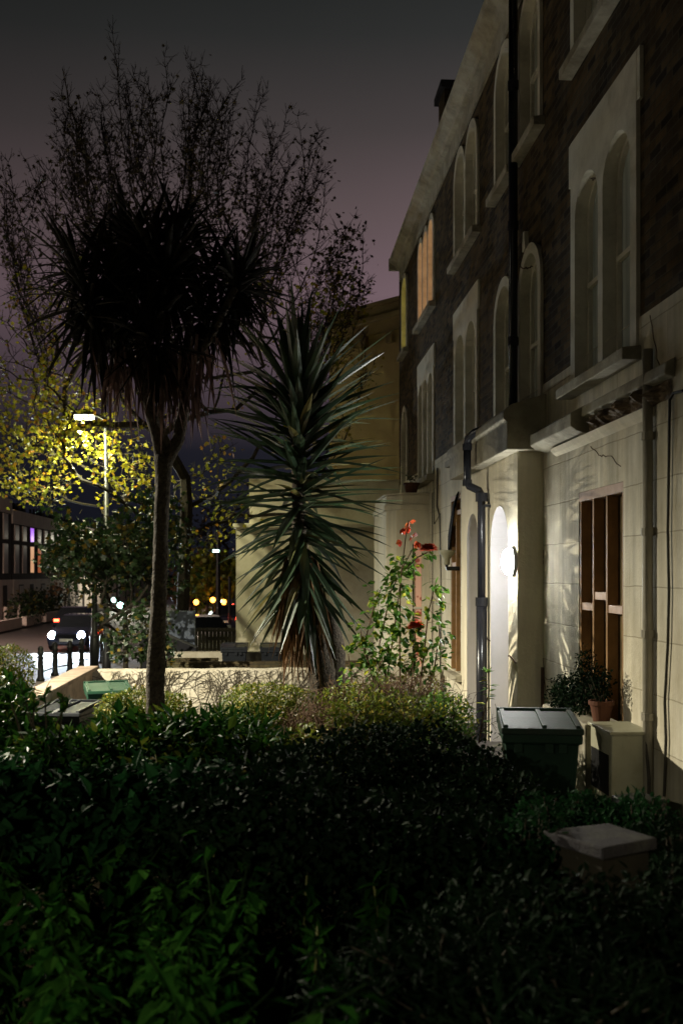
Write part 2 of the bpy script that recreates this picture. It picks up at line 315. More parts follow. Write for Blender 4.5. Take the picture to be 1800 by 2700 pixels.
rp = ramp(nt, [(0.0, (0.003, 0.003, 0.004)), (0.03, (0.006, 0.007, 0.012)), (0.14, (0.012, 0.012, 0.018)), (0.22, (0.080, 0.056, 0.068)), (0.29, (0.145, 0.097, 0.112)),
               (0.36, (0.100, 0.072, 0.076)), (0.43, (0.052, 0.043, 0.043)), (0.50, (0.024, 0.0245, 0.0240)), (0.57, (0.0105, 0.0125, 0.0120)), (0.7, (0.004, 0.005, 0.005)), (1.0, (0.003, 0.003, 0.003))]); L(ma.outputs[0], rp.inputs[0])
mr = N(nt, 'ShaderNodeMapRange'); mr.inputs[1].default_value = -0.35; mr.inputs[2].default_value = 0.3; mr.inputs[3].default_value = 0.62; mr.inputs[4].default_value = 1.35
L(sp.outputs[0], mr.inputs[0])
m2 = N(nt, 'ShaderNodeMapRange'); m2.inputs[1].default_value = 0.35; m2.inputs[2].default_value = 0.85; m2.inputs[3].default_value = 0.08; m2.inputs[4].default_value = 1.0
L(sp.outputs[1], m2.inputs[0]); m3 = N(nt, 'ShaderNodeMath', operation='MULTIPLY'); L(mr.outputs[0], m3.inputs[0]); L(m2.outputs[0], m3.inputs[1])
mu = N(nt, 'ShaderNodeVectorMath', operation='SCALE'); L(rp.outputs[0], mu.inputs[0]); L(m3.outputs[0], mu.inputs['Scale'])
bg = N(nt, 'ShaderNodeBackground', Strength=1.0); wo = N(nt, 'ShaderNodeOutputWorld'); L(mu.outputs[0], bg.inputs[0]); L(bg.outputs[0], wo.inputs[0])
def lamp(name, loc, power, color, radius=0.1, kind='POINT', rot=None, spot=None, parent=None):
    l = bpy.data.lights.new(name, kind); l.energy = power; l.color = color
    l.shadow_soft_size = radius
    if spot: l.spot_size = rad(spot); l.spot_blend = 0.5
    o = link(bpy.data.objects.new(name, l)); o.location = Vector(loc) - (OFF[parent] if parent else Vector())
    if rot: o.rotation_euler = rot
    if parent: o.parent = parent
    return o
# ------------------------------------------------------------------ setting: ground, road, pavement
def gsheet(name, x0, x1, y0, y1, z, mat):
    return tag(MB().quad((x0, y0, z), (x1, y0, z), (x1, y1, z), (x0, y1, z)).build(name, mat), kind='structure')
gsheet('ground', -600, 600, -100, 1200, ST - 0.13, 'soil')
gsheet('road', -14.5, -7.6, -60, 400, ST - 0.12, 'asphalt')
gsheet('road', -7.6, 0.5, 36.5, 400, ST - 0.118, 'asphalt')
k = MB(); k.box(-7.6, -3.6, -20, 36.4, ST - 0.13, ST); k.build('pavement', 'paving')['kind'] = 'structure'
k = MB(); k.box(-7.74, -7.6, -20, 36.5, ST - 0.13, ST - 0.004); k.build('kerb', 'kerb')['kind'] = 'structure'
k = MB(); k.box(-17, -14.5, -20, 300, ST - 0.13, ST); k.build('pavement', 'paving')['kind'] = 'structure'
g = MB(); nx, ny = 30, 100   # garden soil, gently lumpy
for j in range(ny + 1):
    for i in range(nx + 1):
        x = -3.25 + 6.9 * i / nx; y = -4 + 28 * j / ny
        g.v.append((x, y, 0.06 * noise.noise(Vector((x * 1.3, y * 1.3, 0))) - 0.02 - .38 * max(0, min(1, (y - 8.3) / 1.2))))
g.f = [(j * (nx + 1) + i, j * (nx + 1) + i + 1, (j + 1) * (nx + 1) + i + 1, (j + 1) * (nx + 1) + i) for j in range(ny) for i in range(nx)]
g.add([(-3.25, -4, -0.05), (-3.25, 24, -0.05), (-3.25, 24, ST - .1), (-3.25, -4, ST - .1)], [(0, 1, 2, 3)])
g.build('garden_soil', 'soil')['kind'] = 'structure'
# ------------------------------------------------------------------ terrace
def wall_holes(mb, X, y0, y1, z0, z1, holes, thick=0.3):
    ys = sorted({y0, y1} | {v for h in holes for v in h[:2] if y0 < v < y1}); zs = sorted({z0, z1} | {v for h in holes for v in h[2:] if z0 < v < z1})
    for a, b in zip(ys, ys[1:]):
        for c, d in zip(zs, zs[1:]):
            my, mz = (a + b) / 2, (c + d) / 2
            if any(h[0] < my < h[1] and h[2] < mz < h[3] for h in holes): continue
            mb.quad((X, b, c), (X, a, c), (X, a, d), (X, b, d))
    for h in holes:
        a, b = max(h[0], y0), min(h[1], y1); c, d = max(h[2], z0), min(h[3], z1)
        if a >= b or c >= d: continue
        mb.quad((X, a, c), (X + thick, a, c), (X + thick, a, d), (X, a, d)); mb.quad((X, b, c), (X, b, d), (X + thick, b, d), (X + thick, b, c))
        if h[3] < z1: mb.quad((X, a, d), (X + thick, a, d), (X + thick, b, d), (X, b, d))
        if h[2] > z0: mb.quad((X, a, c), (X, b, c), (X + thick, b, c), (X + thick, a, c))
def arch_path(a, b, z0, ztop, n=14, sq=1.0):
    r = (b - a) / 2; h = min(r * sq, ztop - z0); c = (a + b) / 2
    return [(a, z0)] + [(c - r * math.cos(math.pi * i / n), ztop - h + h * math.sin(math.pi * i / n)) for i in range(n + 1)] + [(b, z0)]
def arch_plate(mb, X0, X1, a, b, z0, z1, ia, ib, iz0, iztop, follow=0.0):
    """plate from X0 (front) with an arched opening whose reveal runs to X1; follow>0 gives an arched outer edge"""
    inn = arch_path(ia, ib, iz0, iztop); n = len(inn)
    if follow:
        out = arch_path(a, b, z0, z1)
    else:
        out = [(a, z0)]
        for (y, z) in inn[1:-1]:
            c = (ia + ib) / 2; dy, dz = y - c, z - (iztop - (ib - ia) / 2)
            k = min(((b if dy > 0 else a) - c) / dy if abs(dy) > 1e-6 else 9e9, (z1 - (iztop - (ib - ia) / 2)) / dz if dz > 1e-6 else 9e9)
            out.append((c + dy * k, (iztop - (ib - ia) / 2) + dz * k))
        out.append((b, z0))
        # snap corners
        i0 = min(range(n), key=lambda i: (out[i][0] - a) ** 2 + (out[i][1] - z1) ** 2); out[i0] = (a, z1)
        i1 = min(range(n), key=lambda i: (out[i][0] - b) ** 2 + (out[i][1] - z1) ** 2); out[i1] = (b, z1)
    T = [0.3]
    vs = [(X0, y, z) for y, z in out] + [(X0, y, z) for y, z in inn] + [(X1, y, z) for y, z in inn] + [(FX + 0.02 if X0 < FX else X0 + .02, y, z) for y, z in out]
    fs = []
    for i in range(n - 1):
        fs += [(i, i + 1, n + i + 1, n + i), (n + i, n + i + 1, 2 * n + i + 1, 2 * n + i), (i + 1, i, 3 * n + i, 3 * n + i + 1)]
    mb.add(vs, fs)
def pane_arch(mb, X, a, b, z0, ztop):
    p = arch_path(a, b, z0, ztop); mb.add([(X, y, z) for y, z in p], [tuple(range(len(p)))])
def sash(mb, X, a, b, z0, ztop, w=0.045, rail=None, centre=False):
    outp = arch_path(a, b, z0, ztop); inp = arch_path(a + w, b - w, z0 + w, ztop - w); n = len(outp)
    mb.add([(X, y, z) for y, z in outp] + [(X, y, z) for y, z in inp] + [(X + .04, y, z) for y, z in inp],
           [(i, i + 1, n + i + 1, n + i) for i in range(n - 1)] + [(n + i, n + i + 1, 2 * n + i + 1, 2 * n + i) for i in range(n - 1)])
    mb.box(X, X + .035, a + w, b - w, z0, z0 + w)
    zr = rail if rail else (z0 + ztop) / 2 - 0.05
    mb.box(X - .01, X + .03, a + w, b - w, zr, zr + .045)
def arched_window(parent, arches, z0, ztop, panel=None, mat='pane', surround='winwhite', border=0.11, sillw=0.13, follow=False, depth=0.15, pane_lit=None, name='window'):
    """arches: list of (y0,y1) openings; panel: (y0,y1,ztop) rectangular eared surround, else each arch has its own band"""
    s = MB(); n = len(arches)
    proud = FX - 0.035
    if panel:
        a, b, zt = panel; cuts = [a] + [(arches[i][1] + arches[i + 1][0]) / 2 for i in range(n - 1)] + [b]
        for i, (ia, ib) in enumerate(arches): arch_plate(s, proud, FX + depth, cuts[i], cuts[i + 1], z0, zt, ia, ib, z0, ztop)
        s.box(proud + .003, FX + .02, a - .07, a - .0005, zt - .42, zt); s.box(proud + .003, FX + .02, b + .0005, b + .07, zt - .42, zt)
    else:
        for i, (ia, ib) in enumerate(arches):
            lo = ia - border if i == 0 else (arches[i - 1][1] + ia) / 2; hi = ib + border if i == n - 1 else (ib + arches[i + 1][0]) / 2
            arch_plate(s, proud, FX + depth, lo, hi, z0, ztop + border, ia, ib, z0, ztop, follow=1)
    w = s.build(name, surround, parent)
    sh = MB(); [sash(sh, FX + depth - .06, a, b, z0, ztop) for a, b in arches]; sh.build('sash_frame', 'winwhite', w)
    for i, (a, b) in enumerate(arches):
        p = MB(); pane_arch(p, FX + depth - .02, a, b, z0, ztop)
        p.build('pane', (pane_lit or mat) if not isinstance(mat, (list, tuple)) else mat[i], w)
    sl = MB(); A, B = arches[0][0] - border - .08, arches[-1][1] + border + .08
    sl.prism([(FX - sillw, z0 - .13), (FX - sillw, z0 - .03), (FX + depth - .02, z0 + .002), (FX + depth - .02, z0 - .13)], 'Y', A, B)
    sl.build('sill', 'trim', parent, bevel=.008)
    return w
def hole(arches, z0, ztop, b=0.04): return (arches[0][0] - b, arches[-1][1] + b, z0 - .01, ztop + .03)
Z1S, Z1T, Z1P = E + 1.86, E + 3.80, E + 4.27     # first-floor sill, arch top, panel top
Z2S, Z2T = E + 5.08, E + 6.70
ZB = E + 2.08                                     # stucco / brick line
ZC = E + 6.92                                     # brick top
def house(y0, y1, dbl, sgl, label, lits={}, ground=None, zb=ZB, bh=[]):
    dbl = (cy(dbl[0]), cy(dbl[1]), dbl[2]); sgl = (cy(sgl[0]), cy(sgl[1]))
    h = thing('terraced_house', (FX, (y0 + y1) / 2, 0), label, 'house')
    holes = []
    def win(arches, z0, zt, **kw): holes.append(hole(arches, z0, zt)); arched_window(h, arches, z0, zt, **kw)
    (d0, d1, nd), (s0, s1) = dbl, sgl
    def split(a, b, n, g=.13): w = (b - a - g * (n - 1)) / n; return [(a + i * (w + g), a + i * (w + g) + w) for i in range(n)]
    if dbl:
        win(split(d0 + .14, d1 - .14, nd), Z1S, Z1T, panel=(d0, d1, Z1P), mat=lits.get('d1', 'paneblue'), sillw=.17)
        win(split(d0 + .10, d1 - .10, nd), Z2S, Z2T, mat=lits.get('d2', 'pane'))
    if sgl:
        win([(s0 + .12, s1 - .12)], Z1S - .12, Z1T - .1, mat=lits.get('s1', 'pane'), border=.12)
        win([(s0 + .12, s1 - .12)], Z2S, Z2T + .05, mat=lits.get('s2', 'pane'), border=.10)
    b = MB(); wall_holes(b, FX, y0, y1, zb, ZC, [q for q in holes]); b.build('brick_wall', 'brick', h)
    g = MB(); gh = [q for q in holes if q[2] < zb] + (ground or []); wall_holes(g, FX - .012, y0, y1, -1.0, zb, gh, .25)
    g.quad((FX - .012, y0, zb), (FX, y0, zb), (FX, y1, zb), (FX - .012, y1, zb)); g.build('stucco_wall', 'stucco', h)
    c = MB()
    c.box(FX - .03, FX + .3, y0, y1, ZC + .0005, ZC + .28)
    c.prism([(FX - .03, ZC + .281), (FX - .10, ZC + .30), (FX - .13, ZC + .36), (FX - .24, ZC + .42), (FX - .27, ZC + .50), (FX - .25, ZC + .53), (FX + .3, ZC + .60), (FX + .3, ZC + .281)], 'Y', y0, y1)
    c.build('cornice', 'trim', h)
    r = MB(); r.prism([(FX + .31, ZC + .5), (FX + .31, ZC + .62), (FX + 4, ZC + 2.2), (FX + 8, ZC + .6), (FX + 8, ZC + .4)], 'Y', y0 + .001, y1 - .001); r.build('roof', 'slate', h)
    bw = MB(); bw.box(FX + .32, FX + .5, y0 + .01, y1 - .01, -1, ZC + .45); bw.build('back_wall', 'black', h)
    return h
YB, YC, YD, YE = cy(7.2), cy(12.2), cy(17.2), cy(23.6)
tw = (cy(8.46), cy(9.70), E - 1.36, E + 0.78)
hA = house(2.2, YB, (2.5, 3.6, 2), (5.0, 6.0), 'brick terraced house nearest the right edge of the photo, mostly out of frame')
hB = house(YB, YC, (8.10, 9.90, 2), (11.03, 12.07), 'brick terraced house with timber-filled ground floor window and broken cornice', ground=[tw])
tw2 = (15.75, 16.65, E - 1.62, E + 1.28)
hC = house(YC, YD, (14.5, 16.4, 2), (12.32, 13.4), 'brick terraced house left of the black downpipe, between the broken one and the corner one', ground=[tw2])
hD = house(YD, YE, (18.5, 20.55, 3), (22.25, 23.25), 'corner terraced house with peach and yellow lit top floor windows and a projecting bay',
           lits={'d2': ['lit_peach'] * 3, 's2': 'lit_yellow'})
e = MB(); e.box(FX, FX + 8, YE + .001, YE + .25, -1, ZC + .55); e.build('end_wall', 'brick', hD)
e = MB(); e.box(FX - .27, FX + .0, YE + .002, YE + .12, ZC + .28, ZC + .55); e.build('cornice_end', 'trim', hD)
# chimney on the corner house
p = onY(1178, 300, 21.5); ch = MB(); q1_ = onX(1156, 275, FX + .35); q2_ = onX(1171, 275, FX + .35); ch.box(FX + .35, FX + 1.6, q2_.y, q1_.y, ZC + .4, q1_.z); chm = ch.build('chimney', 'brick', hD); MB().box(FX + .27, FX + 1.7, q2_.y - .08, q1_.y + .09, q1_.z + .001, q1_.z + .14).build('chimney_cap', 'slate', chm)
# keystone finial above the single window
f = MB(); f.prism([(11.5, Z1T), (11.64, Z1T), (11.60, Z1T + .22), (11.54, Z1T + .22)], 'X', FX - .05, FX + .01); f.build('keystone', 'winwhite', hB)
# broken string cornice over the timber window
c = MB(); prof = [(FX - .015, E + 1.30), (FX - .14, E + 1.34), (FX - .20, E + 1.38), (FX - .20, E + 1.50), (FX - .10, E + 1.56), (FX - .015, E + 1.60)]
c.prism(prof, 'Y', 9.2, 10.7); c.prism([(FX - .015, E + 1.45), (FX - .10, E + 1.47), (FX - .09, E + 1.56), (FX - .015, E + 1.60)], 'Y', YB + .15, 9.199)
c.build('string_cornice', 'trim', hB, bevel=.01)
c = MB()
ny_, nz_ = 90, 12
for a in range(ny_ + 1):
    y = 7.25 + (9.22 - 7.25) * a / ny_
    for b_ in range(nz_ + 1):
        t = b_ / nz_; edge = min(t, 1 - t) * 2; v = Vector((y * 5.5, t * 2.2, 0)); tap = min(1, a / 12, (ny_ - a) / 12)
        d = noise.noise(v) * .09 + noise.noise(v * 3.1) * .05 + abs(noise.noise(v * 7)) * .03 + (.05 if math.sin(y * 17 + 2 * math.sin(y * 5)) > .2 else -.02)
        zlo = E + 1.31 + .03 * noise.noise(Vector((y * 4, 0, 5))); zhi = E + 1.46 + .035 * noise.noise(Vector((y * 3, 0, 9)))
        c.v.append((FX - .018 - max(0, .04 + d) * (edge ** .35) * tap, y, zlo + (zhi - zlo) * t))
c.f = [(a * (nz_ + 1) + b_, a * (nz_ + 1) + b_ + 1, (a + 1) * (nz_ + 1) + b_ + 1, (a + 1) * (nz_ + 1) + b_) for a in range(ny_) for b_ in range(nz_)]
c.build('broken_masonry', 'rubble', hB)
# ledge lit from below
c = MB(); c.prism([(FX - .015, E + 1.22), (FX - .06, E + 1.25), (FX - .09, E + 1.295), (FX - .015, E + 1.298)], 'Y', 7.6, 10.3); c.build('plaster_lip', 'stucco2', hB)
# cracks
def crack(parent, X, pts, r=.0045, name='crack'):
    q = []
    for (a, b) in zip(pts, pts[1:]):
        for i in range(6):
            t = i / 6; q.append((X, a[0] + (b[0] - a[0]) * t + R.uniform(-.015, .015), a[1] + (b[1] - a[1]) * t + R.uniform(-.012, .012)))
    q.append((X, *pts[-1])); m = MB(); m.tube(q, r, 4); return m.build(name, 'rust', parent)
def PX(px, py, X=FX): v = onX(px, py, X); return (v.y, v.z)
crack(hB, FX - .013, [PX(1560, 1175), PX(1585, 1203), PX(1610, 1200), PX(1640, 1230)])
crack(hB, FX - .013, [PX(1435, 1450), PX(1434, 1500)])
crack(hB, FX - .013, [PX(1432, 1710), PX(1438, 1790), PX(1450, 1890)], .006)
crack(hB, FX - .013, [PX(1440, 1790), PX(1475, 1798)])
crack(hB, FX - .013, [PX(1716, 830), PX(1735, 930), PX(1750, 1010)])
crack(hB, FX - .036, [PX(1568, 470), PX(1578, 470)], .01)
crack(hB, FX - .036, [PX(1376, 700), PX(1390, 708), PX(1412, 702)], .008)
crack(hB, FX + .1, [PX(1578, 500), PX(1575, 700), PX(1574, 920)], .008)
# timber-boarded windows
def timber_window(parent, t, studs, nog):
    w = MB(); w.box(FX + .10, FX + .13, t[0], t[1], t[2], t[3]); o = w.build('window', 'timber', parent); o.name = 'boarded_window'
    for i, y in enumerate(studs):
        MB().box(FX - .005, FX + .095, y - .022, y + .022, t[2] + .002, t[3] - .09).build('stud', 'stud', o, bevel=.003)
    MB().box(FX - .012, FX + .098, t[0] + .002, t[1] - .002, t[3] - .088, t[3] - .002).build('head_batten', 'palewood', o, bevel=.003)
    for a, b, z in nog: MB().box(FX + .002, FX + .095, a, b, z, z + .07).build('noggin', 'palewood', o, bevel=.003)
    return o
tb = timber_window(hB, tw, [tw[0]+.03, tw[0]+.45, tw[0]+.83, tw[1]-.03], [(tw[0]+.055, tw[0]+.425, E - .36), (tw[0]+.475, tw[0]+.805, E - .25), (tw[0]+.855, tw[1]-.055, E - .36)])
tb['label'] = 'boarded window filled with bare timber studs'
t2 = timber_window(hC, tw2, [15.78, 16.2, 16.62], [(15.81, 16.17, E + .95), (16.23, 16.6, E + .1)])
d = MB(); d.prism([(15.78, E + 1.3), (15.98, E + 1.25), (16.5, E + .55), (16.75, E + .2), (16.72, E + .62), (16.3, E + 1.1)], 'X', FX - .05, FX - .03); d.build('torn_sheet', 'black', t2)
MB().prism([(FX - .12, tw2[2] - .12), (FX - .12, tw2[2] - .03), (FX + .08, tw2[2]), (FX + .08, tw2[2] - .12)], 'Y', tw2[0] - .1, tw2[1] + .1).build('sill', 'trim', hC)
for (a, b) in ((tw[0]-.15, tw[1]+.15),):
    MB().prism([(FX - .10, tw[2] - .12), (FX - .10, tw[2] - .03), (FX + .08, tw[2] - .002), (FX + .08, tw[2] - .12)], 'Y', a, b).build('sill', 'trim', hB)
# ------------------------------------------------------------------ shared porch
PXF = 2.67
P0, P1 = cy(10.97, PXF), cy(14.25, PXF)
po = thing('porch', (PXF, 12.6, 0), 'projecting stucco porch with two arched doorways and a heavy entablature', 'porch')
w = MB(); A1 = (cy(11.40, PXF), cy(12.34, PXF)); A2 = (cy(13.10, PXF), cy(13.86, PXF)); ZP = E + 1.34; ZD = -.25; TOPD = E + .80
def plate_sq(mb, a, b, ia, ib):
    arch_plate(mb, PXF, PXF + .34, a, b, ZD - .8, ZP, ia, ib, ZD - .8, TOPD)
plate_sq(w, P0, 12.6, *A1); plate_sq(w, 12.6, P1, *A2)
w.build('porch_wall', 'stucco2', po)
for a, b in (A1, A2):
    jm = MB(); pth = arch_path(a + .004, b - .004, ZD - .8, TOPD - .004)
    jm.add([(PXF - .002, y, z) for y, z in pth] + [(PXF + .335, y, z) for y, z in pth], [(i, i + 1, len(pth) + i + 1, len(pth) + i) for i in range(len(pth) - 1)])
    jm.build('door_reveal', 'whitegloss', po)
    dr = MB(); pane_arch(dr, PXF + .325, a, b, ZD - .2, TOPD); dd = dr.build('door', 'whitegloss', po)
    MB().box(PXF + .30, PXF + .322, a + .12, b - .12, E - 1.7, E - .9).build('door_panel', 'whitegloss', dd, bevel=.01)
    MB().box(PXF - .45, PXF + .3, a - .1, b + .1, -.3, ZD + .35).build('step', 'stonecap', po)
en = MB()
en.prism([(PXF - .15, ZP + .001), (PXF - .15, ZP + .30), (PXF - .19, ZP + .34), (PXF - .19, ZP + .42), (PXF - .10, ZP + .50), (FX - .015, ZP + .62), (FX - .015, ZP + .001)], 'Y', P0 - .14, P1 + .14)
en.build('entablature', 'trim', po, bevel=.012)
crack(po, PXF - .001, [(A1[0] - .01, E - .95), (P0 + .02, E - 1.0)], .012)
crack(po, PXF - .001, [(A2[0] - .02, E - .75), (A1[1] + .02, E - .85)], .012)
# bulkhead lamp beside the door
lc = onX(1341, 1481, PXF - .06)
bl = thing('bulkhead_lamp', (PXF, lc.y, lc.z), 'round white bulkhead lamp glowing beside the arched door', 'wall lamp')
MB().lathe([(.0, 0), (.155, -.0), (.165, -.025), (.16, -.04), (.15, -.045)], (PXF, lc.y, lc.z), 28, 'X').build('lamp_base', 'whitegloss', bl, smooth=False)
MB().lathe([(.15, -.045), (.148, -.07), (.135, -.095), (.10, -.12), (.06, -.133), (.02, -.137)], (PXF, lc.y, lc.z), 28, 'X').build('diffuser', 'lampglow', bl, smooth=True)
# black downpipe
dp = thing('downpipe', (PXF - .12, 12.95, 0), 'glossy black downpipe running down the front and round the porch cornice', 'drainpipe')
X0 = FX - .10; Yc = onX(1352, 300, FX - .10).y
a0 = onX(1352, 1110, X0); Yp = onX(1232, 1170, PXF - .26).y
top = MB(); top.tube([(X0, Yc, ZC + .3), (X0, Yc, E + 1.95)], .055, 10); top.build('upper_pipe', 'blackpipe', dp, smooth=True)
sl = MB(); sl.tube([(X0, Yc, E + 1.97), (X0 - .02, Yc + .02, E + 1.88), (PXF - .2, Yp - .12, E + 1.74), (PXF - .25, Yp, E + 1.69), (PXF - .26, Yp + .02, E + 1.6)], .05, 10); sl.build('offset_pipe', 'blackpipe', dp, smooth=True)
lo = MB(); lo.tube([(PXF - .26, Yp + .02, E + 1.62), (PXF - .26, Yp + .02, E + 1.15), (PXF - .24, Yp, E + 1.09), (PXF - .12, Yp - .03, E + 1.03), (PXF - .09, Yp - .04, E + .97), (PXF - .09, Yp - .04, E - .42)], .05, 10); lo.build('middle_pipe', 'blackpipe', dp, smooth=True)
lo = MB(); lo.tube([(PXF - .09, Yp - .04, E - .42), (PXF - .09, Yp - .04, -.3)], .068, 12); lo.build('lower_pipe', 'blackpipe', dp, smooth=True)
for z in (E + 1.62, E + 1.17): MB().tube([(PXF - .26, Yp + .02, z), (PXF - .26, Yp + .02, z - .08)], .062, 10).build('collar', 'blackpipe', dp)
for z in (E + .95, E - .36): MB().tube([(PXF - .09, Yp - .04, z + .05), (PXF - .09, Yp - .04, z - .06)], .077, 12).build('collar', 'blackpipe', dp)
for z in (E + .82,): MB().box(PXF - .09, PXF + .01, Yp - .16, Yp - .03, z, z + .03).build('bracket', 'blackpipe', dp)
for z in (E + 5.9, E + 4.2, E + 2.8): MB().tube([(X0, Yc, z + .05), (X0, Yc, z - .05)], .066, 10).build('collar', 'blackpipe', dp)
# painted pipe and cables at the right
rp_ = thing('waste_pipe', (FX - .06, 7.62, 0), 'slim painted waste pipe on the stucco at the right edge', 'pipe')
MB().tube([(FX - .06, 7.62, E + 1.75), (FX - .06, 7.62, .2)], .04, 10).build('pipe', 'greypipe', rp_, smooth=True)
for z in (E + 1.1, E + .35, E - .45, E - 1.1): MB().tube([(FX - .06, 7.62, z), (FX - .06, 7.62, z - .06)], .052, 10).build('collar', 'greypipe', rp_)
cb = MB(); cb.tube([onX(1800, 1030, FX - .02)] + [onX(a, b, FX - .035) for a, b in ((1775, 1036), (1765, 1055), (1763, 1200), (1760, 1400), (1763, 1560), (1760, 1700), (1752, 1850), (1755, 1950), (1750, 2100))], .011, 6)
tag(cb.build('cable', 'cable'), 'black cable looping down beside the painted waste pipe', 'cable')
# wires, alarm and lamp stub left of the porch
cb = MB()
for dx in (0, .05):
    cb.tube([(FX - .03, 17.9 + dx, E + 1.9), (FX - .03, 17.95 + dx, E + 1.2), (FX - .04, 17.6 + dx, E + 1.0), (FX - .03, 17.55, E - .1), (FX - .03, 17.6 + dx, E - 1.9)], .010, 5)
cb.tube([(FX - .03, 18.4, E + 2.1), (FX - .03, 18.3, E + .9), (FX - .03, 17.6, E + 1.05)], .008, 5)
cb.tube([(FX - .03, 18.5, E + 1.5), (FX - .03, 18.5, E - 1.9)], .008, 5)
tag(cb.build('wall_wiring', 'cable'), 'old wires clipped to the stucco between bay and boarded window', 'wires')
al = onX(1165, 1455, FX - .28)
hl = thing('bracket_lamp', (FX, al.y, al.z), 'unlit bowl-shaped wall lamp on a short bracket left of the downpipe', 'wall lamp')
MB().lathe([(.02, -.22), (.05, -.2), (.05, -.12), (.12, -.03), (.135, .0), (.135, .025), (.03, .03)], (FX - .2, al.y, al.z), 18).build('lamp_shade', 'box', hl, smooth=True)
MB().tube([(FX - .2, al.y, al.z - .2), (FX - .2, al.y - .02, al.z - .27), (FX, al.y - .02, al.z - .27)], .035, 8).build('bracket', 'iron', hl)
# rusty rod beside porch
MBo = MB(); q = onX(1431, 1760, FX - .03); MBo.box(FX - .05, FX - .02, q.y - .015, q.y + .015, -.1, q.z); tag(MBo.build('iron_strip', 'rust'), 'narrow rusty strip standing in the corner right of the porch', 'strip')
# bay on the corner house
by = thing('bay_window', (2.2, 20.5, 0), 'canted stucco bay with moulded cap and one narrow arched window', 'bay')
def bay(off, z0, z1, mb): mb.prism([(FX + .1, 19.0 - off), (2.42 - off, 19.0 - off), (2.15 - off, 19.35 - off), (2.15 - off, 21.6 + off), (FX + .1, 21.6 + off)], 'Z', z0, z1)
BX0 = onY(1087, 1500, 19).x; BX1 = onY(1113, 1500, 19).x
w = MB(); Y_ = 19.0; bz0, bz1 = E - 1.9, E + .55
# front (camera-facing) wall with opening: pieces
def fbox(x0, x1, z0, z1): w.box(x0, x1, Y_, Y_ + .2, z0, z1)
fbox(2.32, BX0, -1, E + 1.2); fbox(BX1, FX + .1, -1, E + 1.2); fbox(BX0 + .0005, BX1 - .0005, -1, bz0); fbox(BX0 + .0005, BX1 - .0005, bz1, E + 1.2)
w.prism([(2.3195, 19.0), (2.15, 19.25), (2.15, 21.6), (FX + .1, 21.6), (FX + .1, 21.4), (2.35, 21.4), (2.35, 19.2)], 'Z', -1, E + 1.2)
w.build('bay_wall', 'stucco2', by)
w = MB(); bay(.03, E + 1.2005, E + 1.32, w); bay(-.015, E + 1.3205, E + 1.50, w); bay(.02, E + 1.5005, E + 1.54, w); w.build('bay_cap', 'stucco2', by, bevel=.015)
cm, nt, out = newmat('patterned_curtain'); Ln = nt.links.new
tcn = N(nt, 'ShaderNodeTexCoord'); vr = N(nt, 'ShaderNodeTexVoronoi', Scale=7.0); Ln(tcn.outputs['Object'], vr.inputs['Vector'])
rr = ramp(nt, [(0.0, (0.30, 0.05, 0.03)), (0.30, (0.35, 0.08, 0.05)), (0.36, (0.62, 0.36, 0.25))], 'LINEAR'); Ln(vr.outputs['Distance'], rr.inputs[0])
bb = N(nt, 'ShaderNodeBsdfPrincipled', Roughness=0.6); Ln(rr.outputs[0], bb.inputs['Base Color']); Ln(rr.outputs[0], bb.inputs['Emission Color']); bb.inputs['Emission Strength'].default_value = 0.22; Ln(bb.outputs[0], out.inputs[0])
M['curtain'] = cm
pw = MB(); pth = arch_path(BX0 + .03, BX1, bz0, bz1); pw.add([(x, Y_ + .06, z) for x, z in pth], [tuple(range(len(pth)))]); wn_ = pw.build('window', 'winwhite', by)
pw = MB(); pth = arch_path(BX0 + .055, BX1 - .012, bz0 + .04, bz1 - .03); pw.add([(x, Y_ + .05, z) for x, z in pth], [tuple(range(len(pth)))]); pw.build('curtain', 'curtain', wn_)
MB().box(BX0, BX1 + .0, Y_ + .01, Y_ + .055, E - .70, E - .66).build('glazing_bar', 'winwhite', wn_)
MB().box(BX0 - .08, BX1 + .05, Y_ - .06, Y_ + .05, bz0 - .09, bz0 - .003).build('sill', 'trim', by)
# flower pot on the bay cap
pt = onY(1085, 1290, 19.15)
def pot(name, c, r, h, label, mat='terracotta', plant=None):
    t = thing(name, c, label, 'flower pot')
    c = Vector(c); MB().lathe([(r * .68, 0), (r * .95, h * .8), (r * .96, h * .801), (r * 1.08, h * .81), (r * 1.08, h), (r * .95, h), (r * .9, h * .86)], c, 20).build('pot', mat, t)
    return t
pot('flower_pot', (pt.x, 19.2, E + 1.541), .15, .2, 'small clay pot with a dry seedling on top of the bay')
tw_ = MB()
for i in range(10):
    a = Vector((pt.x, 19.2, E + 1.70)); d = Vector((R.uniform(-.5, .5), R.uniform(-.3, .3), 1)); tw_.tube([a, a + d * .12, a + d * .2 + rv(.04)], .004, 4)
    for k in range(4): tw_.leaf(a + d * R.uniform(.1, .2), rv(), rv(), .05, .03)
tag(tw_.build('seedling', 'green'), 'dry seedling growing in the clay pot on the bay', 'plant')
MB_ = MB(); q0 = onX(1122, 1290, 2.6)
